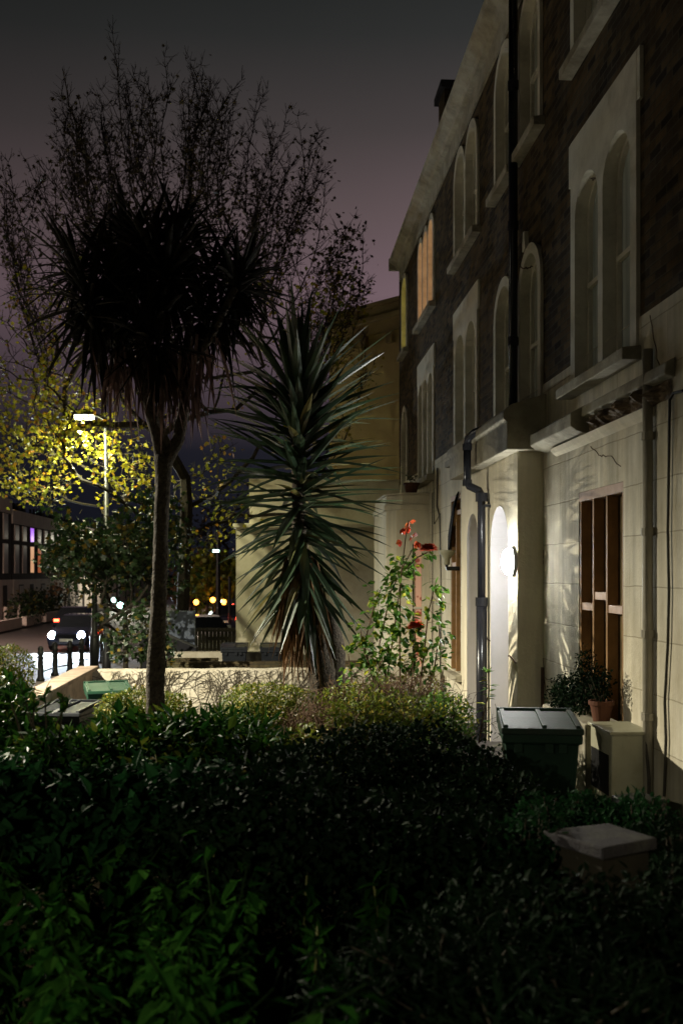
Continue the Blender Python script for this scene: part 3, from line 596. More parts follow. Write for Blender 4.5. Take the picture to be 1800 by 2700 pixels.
# ------------------------------------------------------------------ utility box
ub = thing('utility_box', (2.8, 7.9, .4), 'cream metal heat pump casing with dark fan opening under the boarded window', 'utility box')
ux0, ux1, uy0, uy1 = 2.62, 2.93, 7.62, 8.14
zt_ = E - 1.27
b = MB(); b.box(ux0, ux1, uy0, uy1, .36, zt_); b.build('casing', 'box', ub, bevel=.012)
MB().box(ux0 - .02, ux1 + .02, uy0 - .02, uy1 + .02, zt_ + .0005, zt_ + .025).build('lid', 'box', ub, bevel=.006)
MB().box(ux0 - .005, ux0 + .01, uy0 + .06, uy1 - .03, .44, .76).build('fan_opening', 'black', ub)
MB().box(ux0 + .03, ux1 - .03, uy0 + .05, uy1 - .05, -.05, .359).build('plinth', 'trim', ub)
MB().tube([(ux1 - .04, uy0 - .02, zt_ - .05), (ux1 - .03, uy0 - .05, .6), (ux1 - .02, uy0 - .03, .0)], .012, 6).build('hose', 'cable', ub)
# dark thing by right edge
sb = MB(); sb.box(2.35, 2.62, 6.55, 6.8, .42, .66, rz=.35); tag(sb.build('letter_box', 'iron', bevel=.01), 'small dark metal box on the railing at the right edge', 'box')
rl = thing('garden_rail', (2.4, 6.6, 0), 'thin dark rail on short posts in front of the cream metal box', 'railing')
MB().tube([(1.9, 6.9, .42), (2.9, 6.45, .42)], .015, 6).build('rail', 'iron', rl)
for x, y in ((1.95, 6.88), (2.75, 6.52)): MB().tube([(x, y, -.05), (x, y, .42)], .014, 6).build('post', 'iron', rl)
# ------------------------------------------------------------------ wheelie bins
def bin_(c, rz, sc, label, body='binred', group=None, lid=None):
    t = thing('wheelie_bin', (0, 0, 0), label, 'bin', group); lid = lid or body
    m = MB(); s1, s2 = .23, .285; h = .98
    def ring(s, d, z): return [(-s, -d, z), (s, -d, z), (s, d, z), (-s, d, z)]
    rs = [ring(.22, .24, .04), ring(.275, .33, .88), ring(.30, .36, .885), ring(.30, .36, .955)]
    vs = [p for r in rs for p in r]; fs = [(3, 2, 1, 0)]
    for k in range(3): fs += [(k * 4 + i, k * 4 + (i + 1) % 4, k * 4 + 4 + (i + 1) % 4, k * 4 + 4 + i) for i in range(4)]
    fs.append((12, 13, 14, 15)); m.add(vs, fs); m.build('bin_body', body, t, bevel=.012, world=False)
    l = MB(); l.prism([(-.38, .957), (-.36, 1.0), (.05, 1.03), (.33, 1.04), (.36, .957)], 'X', -.31, .31); lo_ = l.build('lid', lid, t, bevel=.01, world=False)
    l = MB()
    for x in (-.29, .0, .25): l.prism([(-.345, 1.004), (-.33, 1.022), (.05, 1.05), (.30, 1.06), (.31, 1.04), (.05, 1.031)], 'X', x, x + .035)
    l.build('lid_rib', lid, lo_, world=False)
    MB().tube([(-.25, .36, .95), (-.25, .43, 1.03), (.25, .43, 1.03), (.25, .36, .95)], .018, 8).build('handle', body, t, world=False)
    l = MB(); l.box(-.31, .31, .36, .40, .93, 1.06); l.build('hinge', body, t, world=False, bevel=.008)
    for x in (-.26, .26): MB().lathe([(.02, -.03), (.1, -.03), (.1, .03), (.02, .03)], (x, .3, .1), 16, 'X').build('wheel', 'rubber', t, world=False)
    l = MB()
    for x in (-.18, .05, .15): l.box(x - .03, x + .03, -.365, -.34, .82, .885)
    l.build('grip_lug', body, t, world=False)
    t.location = c; t.rotation_euler = (0, 0, rz); t.scale = (sc,) * 3
    return t
bc = onY(1432, 1950, 7.6)
M['lidgreen'] = surf('matt_bin_lid', (0.02, 0.035, 0.026), (0.012, 0.022, 0.017), 6, rough=0.55, bump=0.1, spec=0.12, dirt=(0.035, 0.035, 0.03), dscale=6)
bin_((bc.x, 7.75, .02), rad(-10), 1.0, 'dark green wheelie bin standing in front of the arched door', lid='lidgreen')
g2 = onY(285, 1800, 14); bin_((g2.x, 14.0, -.40), rad(14), 1.0, 'bright green wheelie bin by the end of the pale garden wall', 'bingreen')
g3 = onY(168, 1855, 11.7); bin_((g3.x, 11.9, -.40), rad(-12), 1.0, 'black lidded wheelie bin at the far left of the garden', 'binblack')
# ------------------------------------------------------------------ garden walls
tag(MB().box(-2.5, 2.9, -2.3, -2.0, -.1, 3.15).build('added_shade_wall', 'darkbrick'), 'tall dark brick wall added unseen behind the viewpoint to shade the foreground', 'wall')  # unseen blocker, added to keep the rear street lamp off the foreground plants
GY = 17.2
gw = MB(); n = 60; zt_g = E - 1.66
for i in range(n):
    xa = -3.1 + (FX + 3.0) * i / n; xb = -3.1 + (FX + 3.0) * (i + 1) / n
    za = zt_g + .02 * noise.noise(Vector((xa * 2, 0, 0))); zb_ = zt_g + .02 * noise.noise(Vector((xb * 2, 0, 0)))
    gw.add([(xa, GY, -.8), (xb, GY, -.8), (xb, GY, zb_), (xa, GY, za), (xa, GY + .22, -.5), (xb, GY + .22, -.5), (xb, GY + .22, zb_), (xa, GY + .22, za)], [(0, 1, 2, 3), (3, 2, 6, 7), (5, 4, 7, 6)])
gw.add([(-3.1, GY, -.8), (-3.1, GY, zt_g), (-3.1, GY + .22, zt_g), (-3.1, GY + .22, -.5)], [(0, 1, 2, 3)])
gwo = gw.build('garden_wall', 'gwall'); tag(gwo, 'pale rendered garden wall covered with dead ivy stems behind the palms', 'wall')
iv = MB()
def creeper(x, z, ang, depth, ln):
    pts = [(x, GY - .006, z)]
    for i in range(5):
        ang += R.uniform(-.35, .35); x += math.sin(ang) * ln / 5; z += math.cos(ang) * ln / 5
        if z > zt_g - .01: break
        pts.append((x, GY - .006, z))
        if depth and R.random() < .75: creeper(x, z, ang + R.choice((-1, 1)) * R.uniform(.5, 1.1), depth - 1, ln * R.uniform(.4, .7))
    if len(pts) > 1: iv.tube(pts, .0022 + .0015 * depth, 3, cap=False)
x = -2.6
while x < 1.2: creeper(x, -.42, R.uniform(-.3, .3), 3, R.uniform(.85, 1.15)); x += R.uniform(.10, .2)
iv.build('dead_ivy', 'twig', gwo)
fw = MB(); fw.box(-3.35, -3.1, 9.5, GY + .25, ST - .1, zt_g - .02); fo = fw.build('front_wall', 'coping', bevel=.02); tag(fo, 'low brown front wall running along the pavement at left', 'wall')
MB().box(-3.40, -3.05, 9.45, GY + .3, zt_g - .0195, zt_g + .045).build('coping', 'coping', fo, bevel=.015)
# low things behind the wall: next gardens
lw = MB(); a = onY(458, 1720, 22); b = onY(860, 1720, 22); lw.box(a.x, b.x, 22, 22.25, -.3, a.z); tag(lw.build('low_white_wall', 'gwall'), 'low white wall behind the black bins beyond the garden wall', 'wall')
lb = MB(); a = onY(440, 1748, 19.9); lb.box(a.x, 2.9, 20.0, 20.22, -.3, E - 1.79); tag(lb.build('low_brick_wall', 'darkbrick'), 'low mossy brick wall just beyond the pale garden wall', 'wall')
lb = MB(); a = onY(440, 1735, 21); b = onY(575, 1735, 21); lb.box(a.x, b.x, 21, 21.2, -.3, onY(500, 1737, 21).z); tag(lb.build('brick_planter', 'darkbrick'), 'short mossy brick planter wall in front of the low white wall', 'wall')
hx0 = onY(440, 1700, 24).x; hx1 = onY(900, 1700, 24).x
for px, lb_ in ((617, 'black wheelie bin left of the pair beyond the garden wall'), (720, 'black wheelie bin right of the pair beyond the garden wall')):
    q = onY(px, 1745, 21.2); bin_((q.x, 21.45, q.z - .62), 0, .93, lb_, 'binblack')
bw = MB(); a = onY(443, 1612, 25.5); b = onY(513, 1612, 25.5); bw.prism([(a.x, ST), (b.x, ST), (b.x, a.z), (a.x, a.z)], 'Y', 25.5, 25.8)
tag(bw.build('blue_grey_wall', 'bluegrey'), 'blue grey rendered wall end beside the street tree', 'wall')
rf = MB(); a = onY(440, 1672, 25); b = onY(520, 1706, 25); rf.prism([(a.x - .6, ST), (b.x, ST), (b.x, b.z), (a.x, a.z), (a.x - .6, a.z + .05)], 'Y', 24.6, 25.2); tag(rf.build('lean_to_roof', 'slate'), 'dark sloping shed roof in front of the blue grey wall', 'shed')
fe = thing('timber_fence', (onY(565, 1700, 30).x, 30, ST), 'dark boarded fence between blue grey wall and cream building', 'fence')
a = onY(512, 1655, 30); b = onY(640, 1655, 30); z1 = a.z
m = MB(); xx = a.x
while xx < b.x: m.box(xx, xx + .10, 30, 30.03, ST, z1 - R.uniform(0, .02)); xx += .112
m.build('boards', 'fence', fe); MB().box(a.x, b.x, 29.95, 29.995, z1 - .12, z1 - .05).build('rail', 'fence', fe)
sh_ = onY(540, 1650, 29.3)
# ------------------------------------------------------------------ building beyond
be = thing('corner_building', (1.5, 28, ST), 'tall ochre and cream rendered building closing the view behind the spiky yucca', 'building')
m = MB(); a = onY(622, 1705, 27); b = onY(640, 1392, 27); m.box(a.x, 4.6, 27, 27.6, ST, b.z); m.build('cream_wall', 'cream', be)
m = MB(); m.box(a.x - .08, 4.6, 26.9, 27.7, b.z + .001, b.z + .12); m.build('ledge', 'cream', be, bevel=.02)
m = MB(); c = onY(657, 1262, 27.3); m.box(c.x, 3.6, 27.3, 29, b.z + .121, c.z); m.build('upper_cream_wall', 'cream', be)
for k_, (y0_, y1_) in enumerate(((1392, 1402), (1412, 1420), (1430, 1440))):
    za = onY(1000, y1_, 26.95).z; zb_ = onY(1000, y0_, 26.95).z
    MB().box(onY(985, 1400, 26.9).x, 4.0, 26.86, 26.999, za, zb_).build('moulding', 'ochredark', be)
pR = onY(1075, 778, 27.9); pL = onY(868, 845, 30.3)
dirv = Vector((pR.x - pL.x, pR.y - pL.y, 0)); 
ext = pR + dirv * 0.6
nrm = Vector((dirv.y, -dirv.x, 0)).normalized()
def slab(mb, p0, p1, z0, z1, th, pr=0.0):
    a_ = Vector((p0.x, p0.y, 0)) + nrm * pr; b_ = Vector((p1.x, p1.y, 0)) + nrm * pr; c_ = b_ - nrm * th; d_ = a_ - nrm * th
    mb.add([(v.x, v.y, z) for z in (z0, z1) for v in (a_, b_, c_, d_)], [(3, 2, 1, 0), (4, 5, 6, 7), (0, 1, 5, 4), (1, 2, 6, 5), (2, 3, 7, 6), (3, 0, 4, 7)])
ztop = pR.z
m = MB(); slab(m, pL, ext, ST, ztop - .9, 2.0); m.build('ochre_wall', 'ochre', be)
m = MB(); slab(m, pL, ext, ztop - .8995, ztop - .55, 2.0, .03); slab(m, pL, ext, ztop - .5495, ztop - .42, 2.0, .22); slab(m, pL, ext, ztop - .4195, ztop - .12, 2.0, .06); slab(m, pL, ext, ztop - .1195, ztop, 2.0, .16); m.build('parapet', 'ochredark', be)
for i in range(5):
    c0 = pL + (ext - pL) * (i / 5 + .08); c1 = c0 + (ext - pL).normalized() * .22
    m = MB(); slab(m, c0, c1, ztop - 1.3, ztop - .9, .0, .14); m = MB(); slab(m, c0, c1, ztop - 1.25, ztop - .9005, .2, .13); m.build('corbel', 'ochredark', be, bevel=.02)
# ------------------------------------------------------------------ far terrace over the road
FT = -17.0
def far_house(y0, y1, h, label, lits):
    t = thing('far_terraced_house', (FT, (y0 + y1) / 2, ST), label, 'house', 'terraced houses across the road')
    z0 = ST; zt = ST + h; g = ST + 3.0
    MB().box(FT - 7, FT, y0, y1, z0, zt - .9).build('brick_wall', 'farbrick', t)
    MB().box(FT - 7, FT + .06, y0, y1, zt - .8995, zt).build('parapet', 'farwhite', t)
    MB().box(FT - .1, FT + .08, y0 + .02, y1 - .02, z0, g - .35).build('ground_floor_render', 'farwhite', t)
    w = y1 - y0
    for r, (a, b) in enumerate(((g + .1, g + 1.9), (g + 2.25, zt - 1.0))):
        for k_ in range(3):
            c = y0 + w * (.17 + .33 * k_); mt = lits.get((r, k_), 'farwin')
            wi = MB().box(FT - .02, FT + .05, c - .56, c + .56, a - .05, b + .04).build('window', 'farwhite' if mt == 'farwin' else 'farbrick', t)
            MB().box(FT + .045, FT + .065, c - .47, c + .47, a, b).build('pane', mt, wi)
    dr = y0 + w * .78
    MB().box(FT + .06, FT + .12, dr - .45, dr + .45, z0 + .1, z0 + 2.3).build('door', 'farbrick', t)
    c = y0 + w * .32
    wi = MB().box(FT + .05, FT + .11, c - .6, c + .6, z0 + .7, z0 + 2.3).build('window', 'farbrick', t)
    MB().box(FT + .1, FT + .125, c - .5, c + .5, z0 + .78, z0 + 2.22).build('pane', lits.get((9, 0), 'farwin'), wi)
    for k_ in range(R.choice((1, 2))):
        cy = y0 + R.choice((.4, w - .9)); cx = FT - 2.5
        chm = MB().box(cx - 1.2, cx, cy, cy + .8, zt - .1, zt + .9).build('chimney', 'farbrick', t)
        for q in range(4): MB().tube([(cx - .2 - q * .28, cy + .4, zt + .9), (cx - .2 - q * .28, cy + .4, zt + 1.25)], .1, 6).build('chimney_pot', 'farbrick', chm)
    return t
labs = ['taller end house of the terrace across the road, at the left edge of the photo', 'house across the road with one dim orange window, right of the purple-lit one',
        'house across the road with a purple lit window and a warm lit room below']
ys = [54.0, 65.5]
far_house(48, 56.8, 7.8, 'tall house across the road just outside the left edge of the photo', {})
far_house(57, 65.6, 7.8, labs[0], {(9, 0): 'lit_orange'})
y = 65.8; i = 0
while y < 150:
    wd = 6.2
    li = {}
    lb_ = 'dim terraced house farther along the road, seen through the street trees'
    if i == 0: lb_ = labs[2]; li = {(1, 2): 'lit_purple', (0, 2): 'lit_warm'}
    if i == 1: lb_ = labs[1]; li = {(0, 0): 'lit_orange'}
    far_house(y, y + wd, 7.2, lb_, li); y += wd + .05; i += 1
# front garden walls and hedges there
for i, (y0_, y1_) in enumerate(((52, 57.5), (58.5, 62), (63.5, 68), (70, 76), (78, 86))):
    tag(MB().box(-14.6, -14.3, y0_, y1_, ST, ST + .55).build('low_wall', 'farwhite'), 'short white garden wall across the road', 'wall', 'white garden walls across the road')
# ------------------------------------------------------------------ bollards with rails
bo = thing('bollard', (0, 0, 0), 'black iron bollard on the pavement edge', 'bollard', 'black bollards along the kerb')
MB().lathe([(.12, 0), (.12, .06), (.085, .10), (.075, .75), (.095, .78), (.095, .82), (.07, .84), (.085, .93), (.05, .99), (.01, 1.0)], (0, 0, 0), 12).build('post', 'iron', bo, world=False, smooth=True)
MB().lathe([(.105, .66), (.11, .68), (.105, .70)], (0, 0, 0), 12).build('band', 'iron', bo, world=False)
bps = [(107, 1791), (145, 1777), (184, 1770), (215, 1758), (269, 1746), (291, 1741)]
pos = []
for i, (px, py) in enumerate(bps):
    z = 2625 * (E - ST) / (py - 1510); v = onY(px, py, z); pos.append(v)
    o = bo if i == 0 else copy_tree(bo); o.location = (v.x, v.y, ST)
    o['label'] = ['leftmost black iron bollard, nearest of the row', 'second black iron bollard from the left', 'third black iron bollard from the left', 'fourth black iron bollard from the left, before the dark post',
                  'black iron bollard just right of the dark post', 'rightmost black iron bollard of the row'][i]
for i in range(len(pos) - 1):
    a, b = pos[i], pos[i + 1]
    m = MB()
    for zz in (.62, .25): m.tube([(a.x, a.y, ST + zz), (b.x, b.y, ST + zz)], .018, 6)
    tag(m.build('guard_rail', 'iron'), ['pair of thin rails from the first bollard to the second', 'pair of thin rails from the second bollard to the third', 'pair of thin rails from the third bollard to the fourth',
                                       'pair of thin rails behind the dark post', 'pair of thin rails between the two rightmost bollards'][i], 'railing')
# dark lamp column whose lamp glows in the tree + sign post
sp_ = onY(249, 1767, 33.0)
lp = onY(222, 1100, 25.5)
def street_lamp(x, y, h, arm, label, power, color, glow='streetglow', head=(.6, .22), side=1, rad_=.15, spill=0.0):
    t = thing('street_lamp', (x, y, ST), label, 'street lamp')
    MB().lathe([(.11, 0), (.11, 1.1), (.075, 1.15), (.05, h - .1)], (x, y, ST), 12).build('column', 'iron', t, smooth=True)
    MB().tube([(x, y, ST + h - .15), (x, y, ST + h), (x + arm * .4, y, ST + h + .12), (x + arm, y, ST + h + .15)], .04, 8).build('arm', 'iron', t, smooth=True)
    hx = x + arm; hl_ = head[0] / 2
    MB().prism([(hx - hl_, ST + h + .12), (hx + hl_, ST + h + .12), (hx + hl_ * .7, ST + h + .26), (hx - hl_ * .7, ST + h + .26)], 'Y', y - head[1] / 2, y + head[1] / 2).build('lamp_head', 'iron', t, bevel=.02)
    MB().box(hx - hl_ * .8, hx + hl_ * .8, y - head[1] * .4, y + head[1] * .4, ST + h + .02, ST + h + .118).build('lens', glow, t, bevel=.02)
    if power:
        lamp('lamp_light', (hx, y, ST + h - .02), power, color, rad_, 'SPOT', rot=(0, 0, 0), spot=172, parent=t).data.spot_blend = .55
        if spill: lamp('lamp_spill', (hx, y, ST + h - .15), power * spill, color, rad_, parent=t)
    return t
street_lamp(lp.x + .55, 25.5, lp.z - ST - .07, -.55, 'street lamp glowing through the yellow leaves of the big tree', 2300, (1.0, .97, .60), spill=.055)
street_lamp(-6.9, 12.4, 5.7, .6, 'street lamp standing outside the left edge of the photo', 9500, (1.0, .92, .72), rad_=.04, spill=.010)
street_lamp(-7.2, -7, 6.0, .6, 'street lamp standing behind the viewpoint on the pavement', 5500, (1.0, .92, .70), rad_=.12, spill=.012)
street_lamp(-14.2, 92, 6.2, .8, 'street lamp on the far pavement hidden behind foliage', 3500, (1.0, .92, .72), spill=.05)
street_lamp(-15.2, 43, 7.5, .9, 'street lamp across the road just left of the frame', 6500, (1.0, .74, .60), spill=.25)
pp = thing('sign_post', (sp_.x, sp_.y, ST), 'thick dark post among the bollards', 'post')
MB().lathe([(.15, 0), (.15, 1.0), (.10, 1.05), (.085, 4.2)], (sp_.x, sp_.y, ST), 12).build('post', 'iron', pp, smooth=True)
MB().lathe([(.17, .98), (.175, 1.03), (.16, 1.06)], (sp_.x, sp_.y, ST), 12).build('collar', 'iron', pp)
# small pale marker posts at left
for px, py, h, lb_ in ((14, 1690, .75, 'short pale marker post at the far left kerb'), (50, 1690, 1.0, 'slim pale post beside the far left kerb')):
    z = 60; v = onY(px, py, z)
    tag(MB().lathe([(.09, 0), (.09, h), (.12, h + .02), (.12, h + .3), (.06, h + .34)], (v.x, v.y, ST), 8).build('marker_post', 'farwhite'), lb_, 'post')
# ------------------------------------------------------------------ cars
def car(label, paint, head=False, tail=False):
    t = thing('parked_car' if not head else 'moving_car', (0, 0, 0), label, 'car')   # front faces -Y
    Ln_, Wd, Ht = 4.2, 1.76, 1.45
    prof = [(-2.1, .32, .70, .62), (-2.05, .25, .78, .80), (-1.6, .22, .86, .87), (-1.05, .22, .95, .88), (.0, .22, .97, .88), (1.2, .22, .98, .88), (1.8, .24, .96, .86), (2.08, .3, .82, .78)]
    vs = []; fs = []
    for y, zb_, zt, w in prof:
        vs += [(-w * .92, y, zb_), (-w, y, zb_ + .22), (-w, y, zt - .22), (-w * .9, y, zt), (w * .9, y, zt), (w, y, zt - .22), (w, y, zb_ + .22), (w * .92, y, zb_)]
    n = 8
    for i in range(len(prof) - 1): fs += [(i * n + k_, i * n + (k_ + 1) % n, (i + 1) * n + (k_ + 1) % n, (i + 1) * n + k_) for k_ in range(n)]
    fs += [tuple(range(n))[::-1], tuple((len(prof) - 1) * n + k_ for k_ in range(n))]
    m = MB(); m.add(vs, fs); body = m.build('body', paint, t, world=False, smooth=True, bevel=.02)
    m = MB(); cab = [(-1.05, .95, .82, .80), (-.35, .95, .85, 1.38), (.9, .96, .85, 1.40), (1.75, .96, .80, .99)]
    b0 = [(-.8, -1.05, .94), (.8, -1.05, .94), (.8, 1.8, .96), (-.8, 1.8, .96)]; b1 = [(-.62, -.35, 1.40), (.62, -.35, 1.40), (.62, 1.15, 1.40), (-.62, 1.15, 1.40)]
    m.add(b0 + b1, [(0, 1, 5, 4), (1, 2, 6, 5), (2, 3, 7, 6), (3, 0, 4, 7)]); m.build('windows', 'carglass', t, world=False)
    m = MB(); m.prism([(-.37, 1.401), (-.1, 1.45), (.8, 1.455), (1.17, 1.401)], 'X', -.64, .64); m.build('roof', paint, t, world=False, bevel=.02)
    for x in (-.78, .78):
        for y in (-1.32, 1.32):
            w_ = MB().lathe([(.05, -.1), (.31, -.1), (.33, -.06), (.33, .06), (.31, .1), (.05, .1)], (x, y, .33), 18, 'X').build('wheel', 'rubber', t, world=False)
            MB().lathe([(.03, -.112), (.2, -.108), (.2, .108), (.03, .112)], (x, y, .33), 12, 'X').build('rim', 'alloy', w_, world=False)
        MB().box(x * 1.15 - .08, x * 1.15 + .08, -.75, -.62, .93, 1.07).build('wing_mirror', paint, t, world=False, bevel=.02)
        MB().lathe([(.01, -2.15), (.13, -2.13), (.17, -2.02)], (x * .76, 0, .66), 14, 'Y').build('headlight', 'head' if head else 'alloy', t, world=False)
        MB().box(x * .85 - .13, x * .85 + .13, 2.05, 2.11, .72, .86).build('tail_light', 'tail' if tail else 'terracotta', t, world=False)
    MB().box(-.26, .26, -2.14, -2.10, .42, .53).build('number_plate', 'plate', t, world=False)
    MB().box(-.26, .26, 2.09, 2.12, .55, .66).build('number_plate', 'plate', t, world=False)
    MB().box(-.5, .5, -2.125, -2.09, .56, .70).build('grille', 'black', t, world=False)
    return t
c1 = car('dark car driving towards the bollards with both headlights blazing', 'carblue', head=True); v = onY(186, 1705, 41)
c1.location = (v.x, 43.1, ST - .115); c1.rotation_euler = (0, 0, rad(-5))
for s in (-1, 1):
    l = lamp('headlight_beam', (s * .61, -2.25, .66), 2600, (.72, .87, 1.0), .08, 'SPOT', rot=(rad(80), 0, rad(180)), spot=110); l.parent = c1
c2 = car('dark car with red tail lights just behind the oncoming one', 'carblue', tail=True); v = onY(168, 1644, 50); c2.location = (v.x, 53.5, ST - .115); c2.rotation_euler = (0, 0, rad(180))
c2.name = 'departing_car'
cw = car('white car far down the middle of the street', 'carwhite', head=False); v = onY(548, 1625, 68); cw.location = (v.x, 68, ST - .1); cw.rotation_euler = (0, 0, rad(75))
cw2 = car('white car parked behind the dark boarded fence', 'carwhite'); v = onY(530, 1660, 40); cw2.location = (v.x, 41, ST - .1); cw2.rotation_euler = (0, 0, rad(20))
cw3 = car('dark car parked at the right end of the boarded fence', 'carblue', tail=True); v = onY(612, 1640, 52); cw3.location = (v.x, 55, ST - .1); cw3.rotation_euler = (0, 0, rad(170))
# ------------------------------------------------------------------ far street furniture in the middle
def beacon(px, py, Y, label, mat, r=.16):
    v = onY(px, py, Y); t = thing('globe_lamp', (v.x, v.y, ST), label, 'lamp')
    MB().tube([(v.x, v.y, ST), (v.x, v.y, v.z - r)], .05, 6).build('post', 'iron', t)
    MB().lathe([(.03, -r), (r * .75, -r * .7), (r, 0), (r * .75, r * .7), (.03, r)], (v.x, v.y, v.z), 14).build('globe', mat, t, smooth=True)
beacon(517, 1588, 48, 'orange globe lamp left of the tall dark column', 'orangeglow', .13)
beacon(561, 1582, 56, 'orange globe lamp in the middle of the far street', 'orangeglow', .15)
beacon(590, 1587, 56, 'orange globe lamp right of the tall dark column', 'orangeglow', .14)
for i, (px, py, Y, lb_, mt, r) in enumerate(((541, 1587, 75, 'small pale light behind the orange globes', 'whiteglow', .16), (553, 1582, 80, 'pale light beside the middle orange globe', 'whiteglow', .2), (580, 1586, 75, 'pale light left of the rightmost orange globe', 'whiteglow', .2),
                                     (529, 1538, 60, 'small mint light among the far leaves', 'coolglow', .13), (554, 1617, 64, 'bright white lamp beside the far white car', 'whiteglow', .22), (579, 1611, 70, 'low mint light at the foot of the dark column', 'coolglow', .18),
                                     (592, 1604, 64, 'red traffic light right of the dark column', 'redglow', .16), (599, 1600, 66, 'second red traffic light right of the dark column', 'redglow', .13), (614, 1597, 75, 'faint red light near the cream building', 'redglow', .12),
                                     (590, 1645, 50, 'low orange globe by the fence, its glow added for a traffic cone', 'orangeglow', .07), (507, 1583, 80, 'tiny pale light at the left of the far street', 'whiteglow', .13),  # low orange globe is no lamp: glow added for orange traffic cones
                                     (206, 1588, 110, 'white light in a far doorway across the road', 'whiteglow', .22), (300, 1582, 90, 'mint light behind the small street tree', 'coolglow', .22), (317, 1596, 90, 'larger mint light behind the small street tree', 'coolglow', .28), (272, 1649, 80, 'tiny red light beyond the bollards', 'redglow', .11), (308, 1648, 80, 'faint red light beyond the rightmost bollard', 'redglow', .10), (262, 1648, 70, 'small pale light beyond the dark post', 'whiteglow', .10))):
    beacon(px, py, Y, lb_, mt, r)
v = onY(575, 1650, 50); zl = onY(570, 1453, 50)
tl = thing('street_lamp', (v.x, 50, ST), 'tall dark lamp column with small mint lamp in the middle of the far street', 'street lamp')
MB().lathe([(.13, 0), (.12, 2), (.09, zl.z - ST + 1.0)], (v.x, 50, ST), 8).build('column', 'iron', tl)
MB().box(zl.x - .16, zl.x + .14, 49.9, 50.05, zl.z - .06, zl.z + .06).build('lens', 'coolglow', tl)
v = onY(605, 1650, 52); tag(MB().tube([(v.x, 52, ST), (v.x, 52, onY(605, 1520, 52).z)], .07, 8).build('pole', 'iron'), 'slim dark pole near the cream building', 'pole')
# ------------------------------------------------------------------ stone pier
pr = thing('gate_pier', (1.6, 4.65, 0), 'short pier with flat grey coping stone among weeds at lower right', 'gate pier')
h_ = 1.22; zc = E - h_; k_ = h_ / 1.07
pts = [(1.107 * k_, 4.07 * k_), (1.267 * k_, 3.785 * k_), (1.538 * k_, 3.92 * k_), (1.42 * k_, 4.17 * k_)]
m = MB(); m.prism(pts, 'Z', zc - .055, zc); cp = m.build('coping_stone', 'stonecap', pr, bevel=.008)
cx_ = sum(p[0] for p in pts) / 4; cy_ = sum(p[1] for p in pts) / 4
m = MB(); m.prism([(cx_ + (p[0] - cx_) * .84, cy_ + (p[1] - cy_) * .84) for p in pts], 'Z', -.1, zc - .0555); m.build('pier_shaft', 'fence', pr)
# ------------------------------------------------------------------ vegetation
def skeleton(nodes, targets, step=.35, upb=.35, wob=.12):
    """grow branches from nodes [(pos,parent)] to each target, from the nearest existing node"""
    for T in targets:
        best = min(range(len(nodes)), key=lambda i: (nodes[i][0] - T).length + max(0, nodes[i][0].z - T.z + .2) * 2.0)
        p = Vector(nodes[best][0]); par = best; pd = (p - nodes[nodes[best][1]][0]).normalized() if nodes[best][1] >= 0 else Vector((0, 0, 1))
        n = max(2, int((T - p).length / step)); d0 = (T - p)
        for i in range(1, n + 1):
            t = i / n; q = p + d0 * t + pd * (d0.length * .25 * t * (1 - t) * 2) - Vector((0, 0, 1)) * (upb * d0.xy.length * .5 * t * (1 - t) * 2) + rv(wob * step * (1 if i < n else 0))
            nodes.append((q, par)); par = len(nodes) - 1
    return nodes
def branch_mesh(nodes, rt, power=2.3, rmax=None, n=5, taper=None):
    kids = {}; cnt = [0] * len(nodes)
    for i, (p, par) in enumerate(nodes):
        if par >= 0: kids.setdefault(par, []).append(i)
    for i in range(len(nodes) - 1, -1, -1):
        if i not in kids: cnt[i] = 1
        if nodes[i][1] >= 0: cnt[nodes[i][1]] += cnt[i]
    r = [rt * (c ** (1 / power)) for c in cnt]
    if rmax: r = [min(v, rmax) for v in r]
    mb = MB(); stack = [(0, None)]
    while stack:
        s, par = stack.pop(); pts = []; rs = []
        if par is not None: pts.append(nodes[par][0]); rs.append(min(r[par], r[s] * 1.25))
        i = s
        while True:
            pts.append(nodes[i][0]); rs.append(r[i])
            ks = kids.get(i, [])
            if not ks: rs[-1] *= .5; break
            ks = sorted(ks, key=lambda q: -cnt[q])
            for q in ks[1:]: stack.append((q, i))
            i = ks[0]
        if len(pts) > 1: mb.tube(pts, rs, n if rs[0] > rt * 3 else 3, cap=False)
    return mb, cnt
# the big street tree
TY = 26.0
tb_ = onY(478, 1700, TY)
tree = thing('sycamore_tree', (tb_.x, TY, ST), 'big half-bare autumn street tree behind the dark palm, lamp in its left side', 'tree')
def tp(px, py, dy=0): return onY(px, py, TY + dy)
nodes = [(Vector((tb_.x, TY, ST)), -1)]
for px, py in ((479, 1640), (484, 1540), (487, 1440), (492, 1340), (488, 1260)): nodes.append((tp(px, py), len(nodes) - 1))
fork = len(nodes) - 1
T = []
for (px, py, dy) in ((380, 1120, -1), (300, 1000, 0), (430, 1050, 1), (500, 1080, 0), (560, 1090, 1), (620, 1080, -1), (500, 900, 0), (420, 880, 1), (600, 900, 0.5), (330, 850, -1), (250, 900, 1), (680, 900, 1), (720, 960, 0), (200, 1130, -1), (300, 1200, 1)): T.append(tp(px, py, dy))
crown_l = [(0, 640), (10, 420), (60, 420), (120, 460), (150, 380), (160, 210), (200, 300), (230, 260), (270, 230), (310, 150), (350, 200), (375, 190), (420, 230), (455, 200), (490, 150), (530, 200), (570, 230), (600, 240), (635, 210), (660, 330), (700, 240), (735, 360), (780, 300), (800, 400), (850, 390)]
crown_r = [(860, 520), (890, 600), (930, 560), (900, 660), (950, 620), (965, 740), (940, 700), (900, 760), (960, 780), (850, 700), (880, 820)]
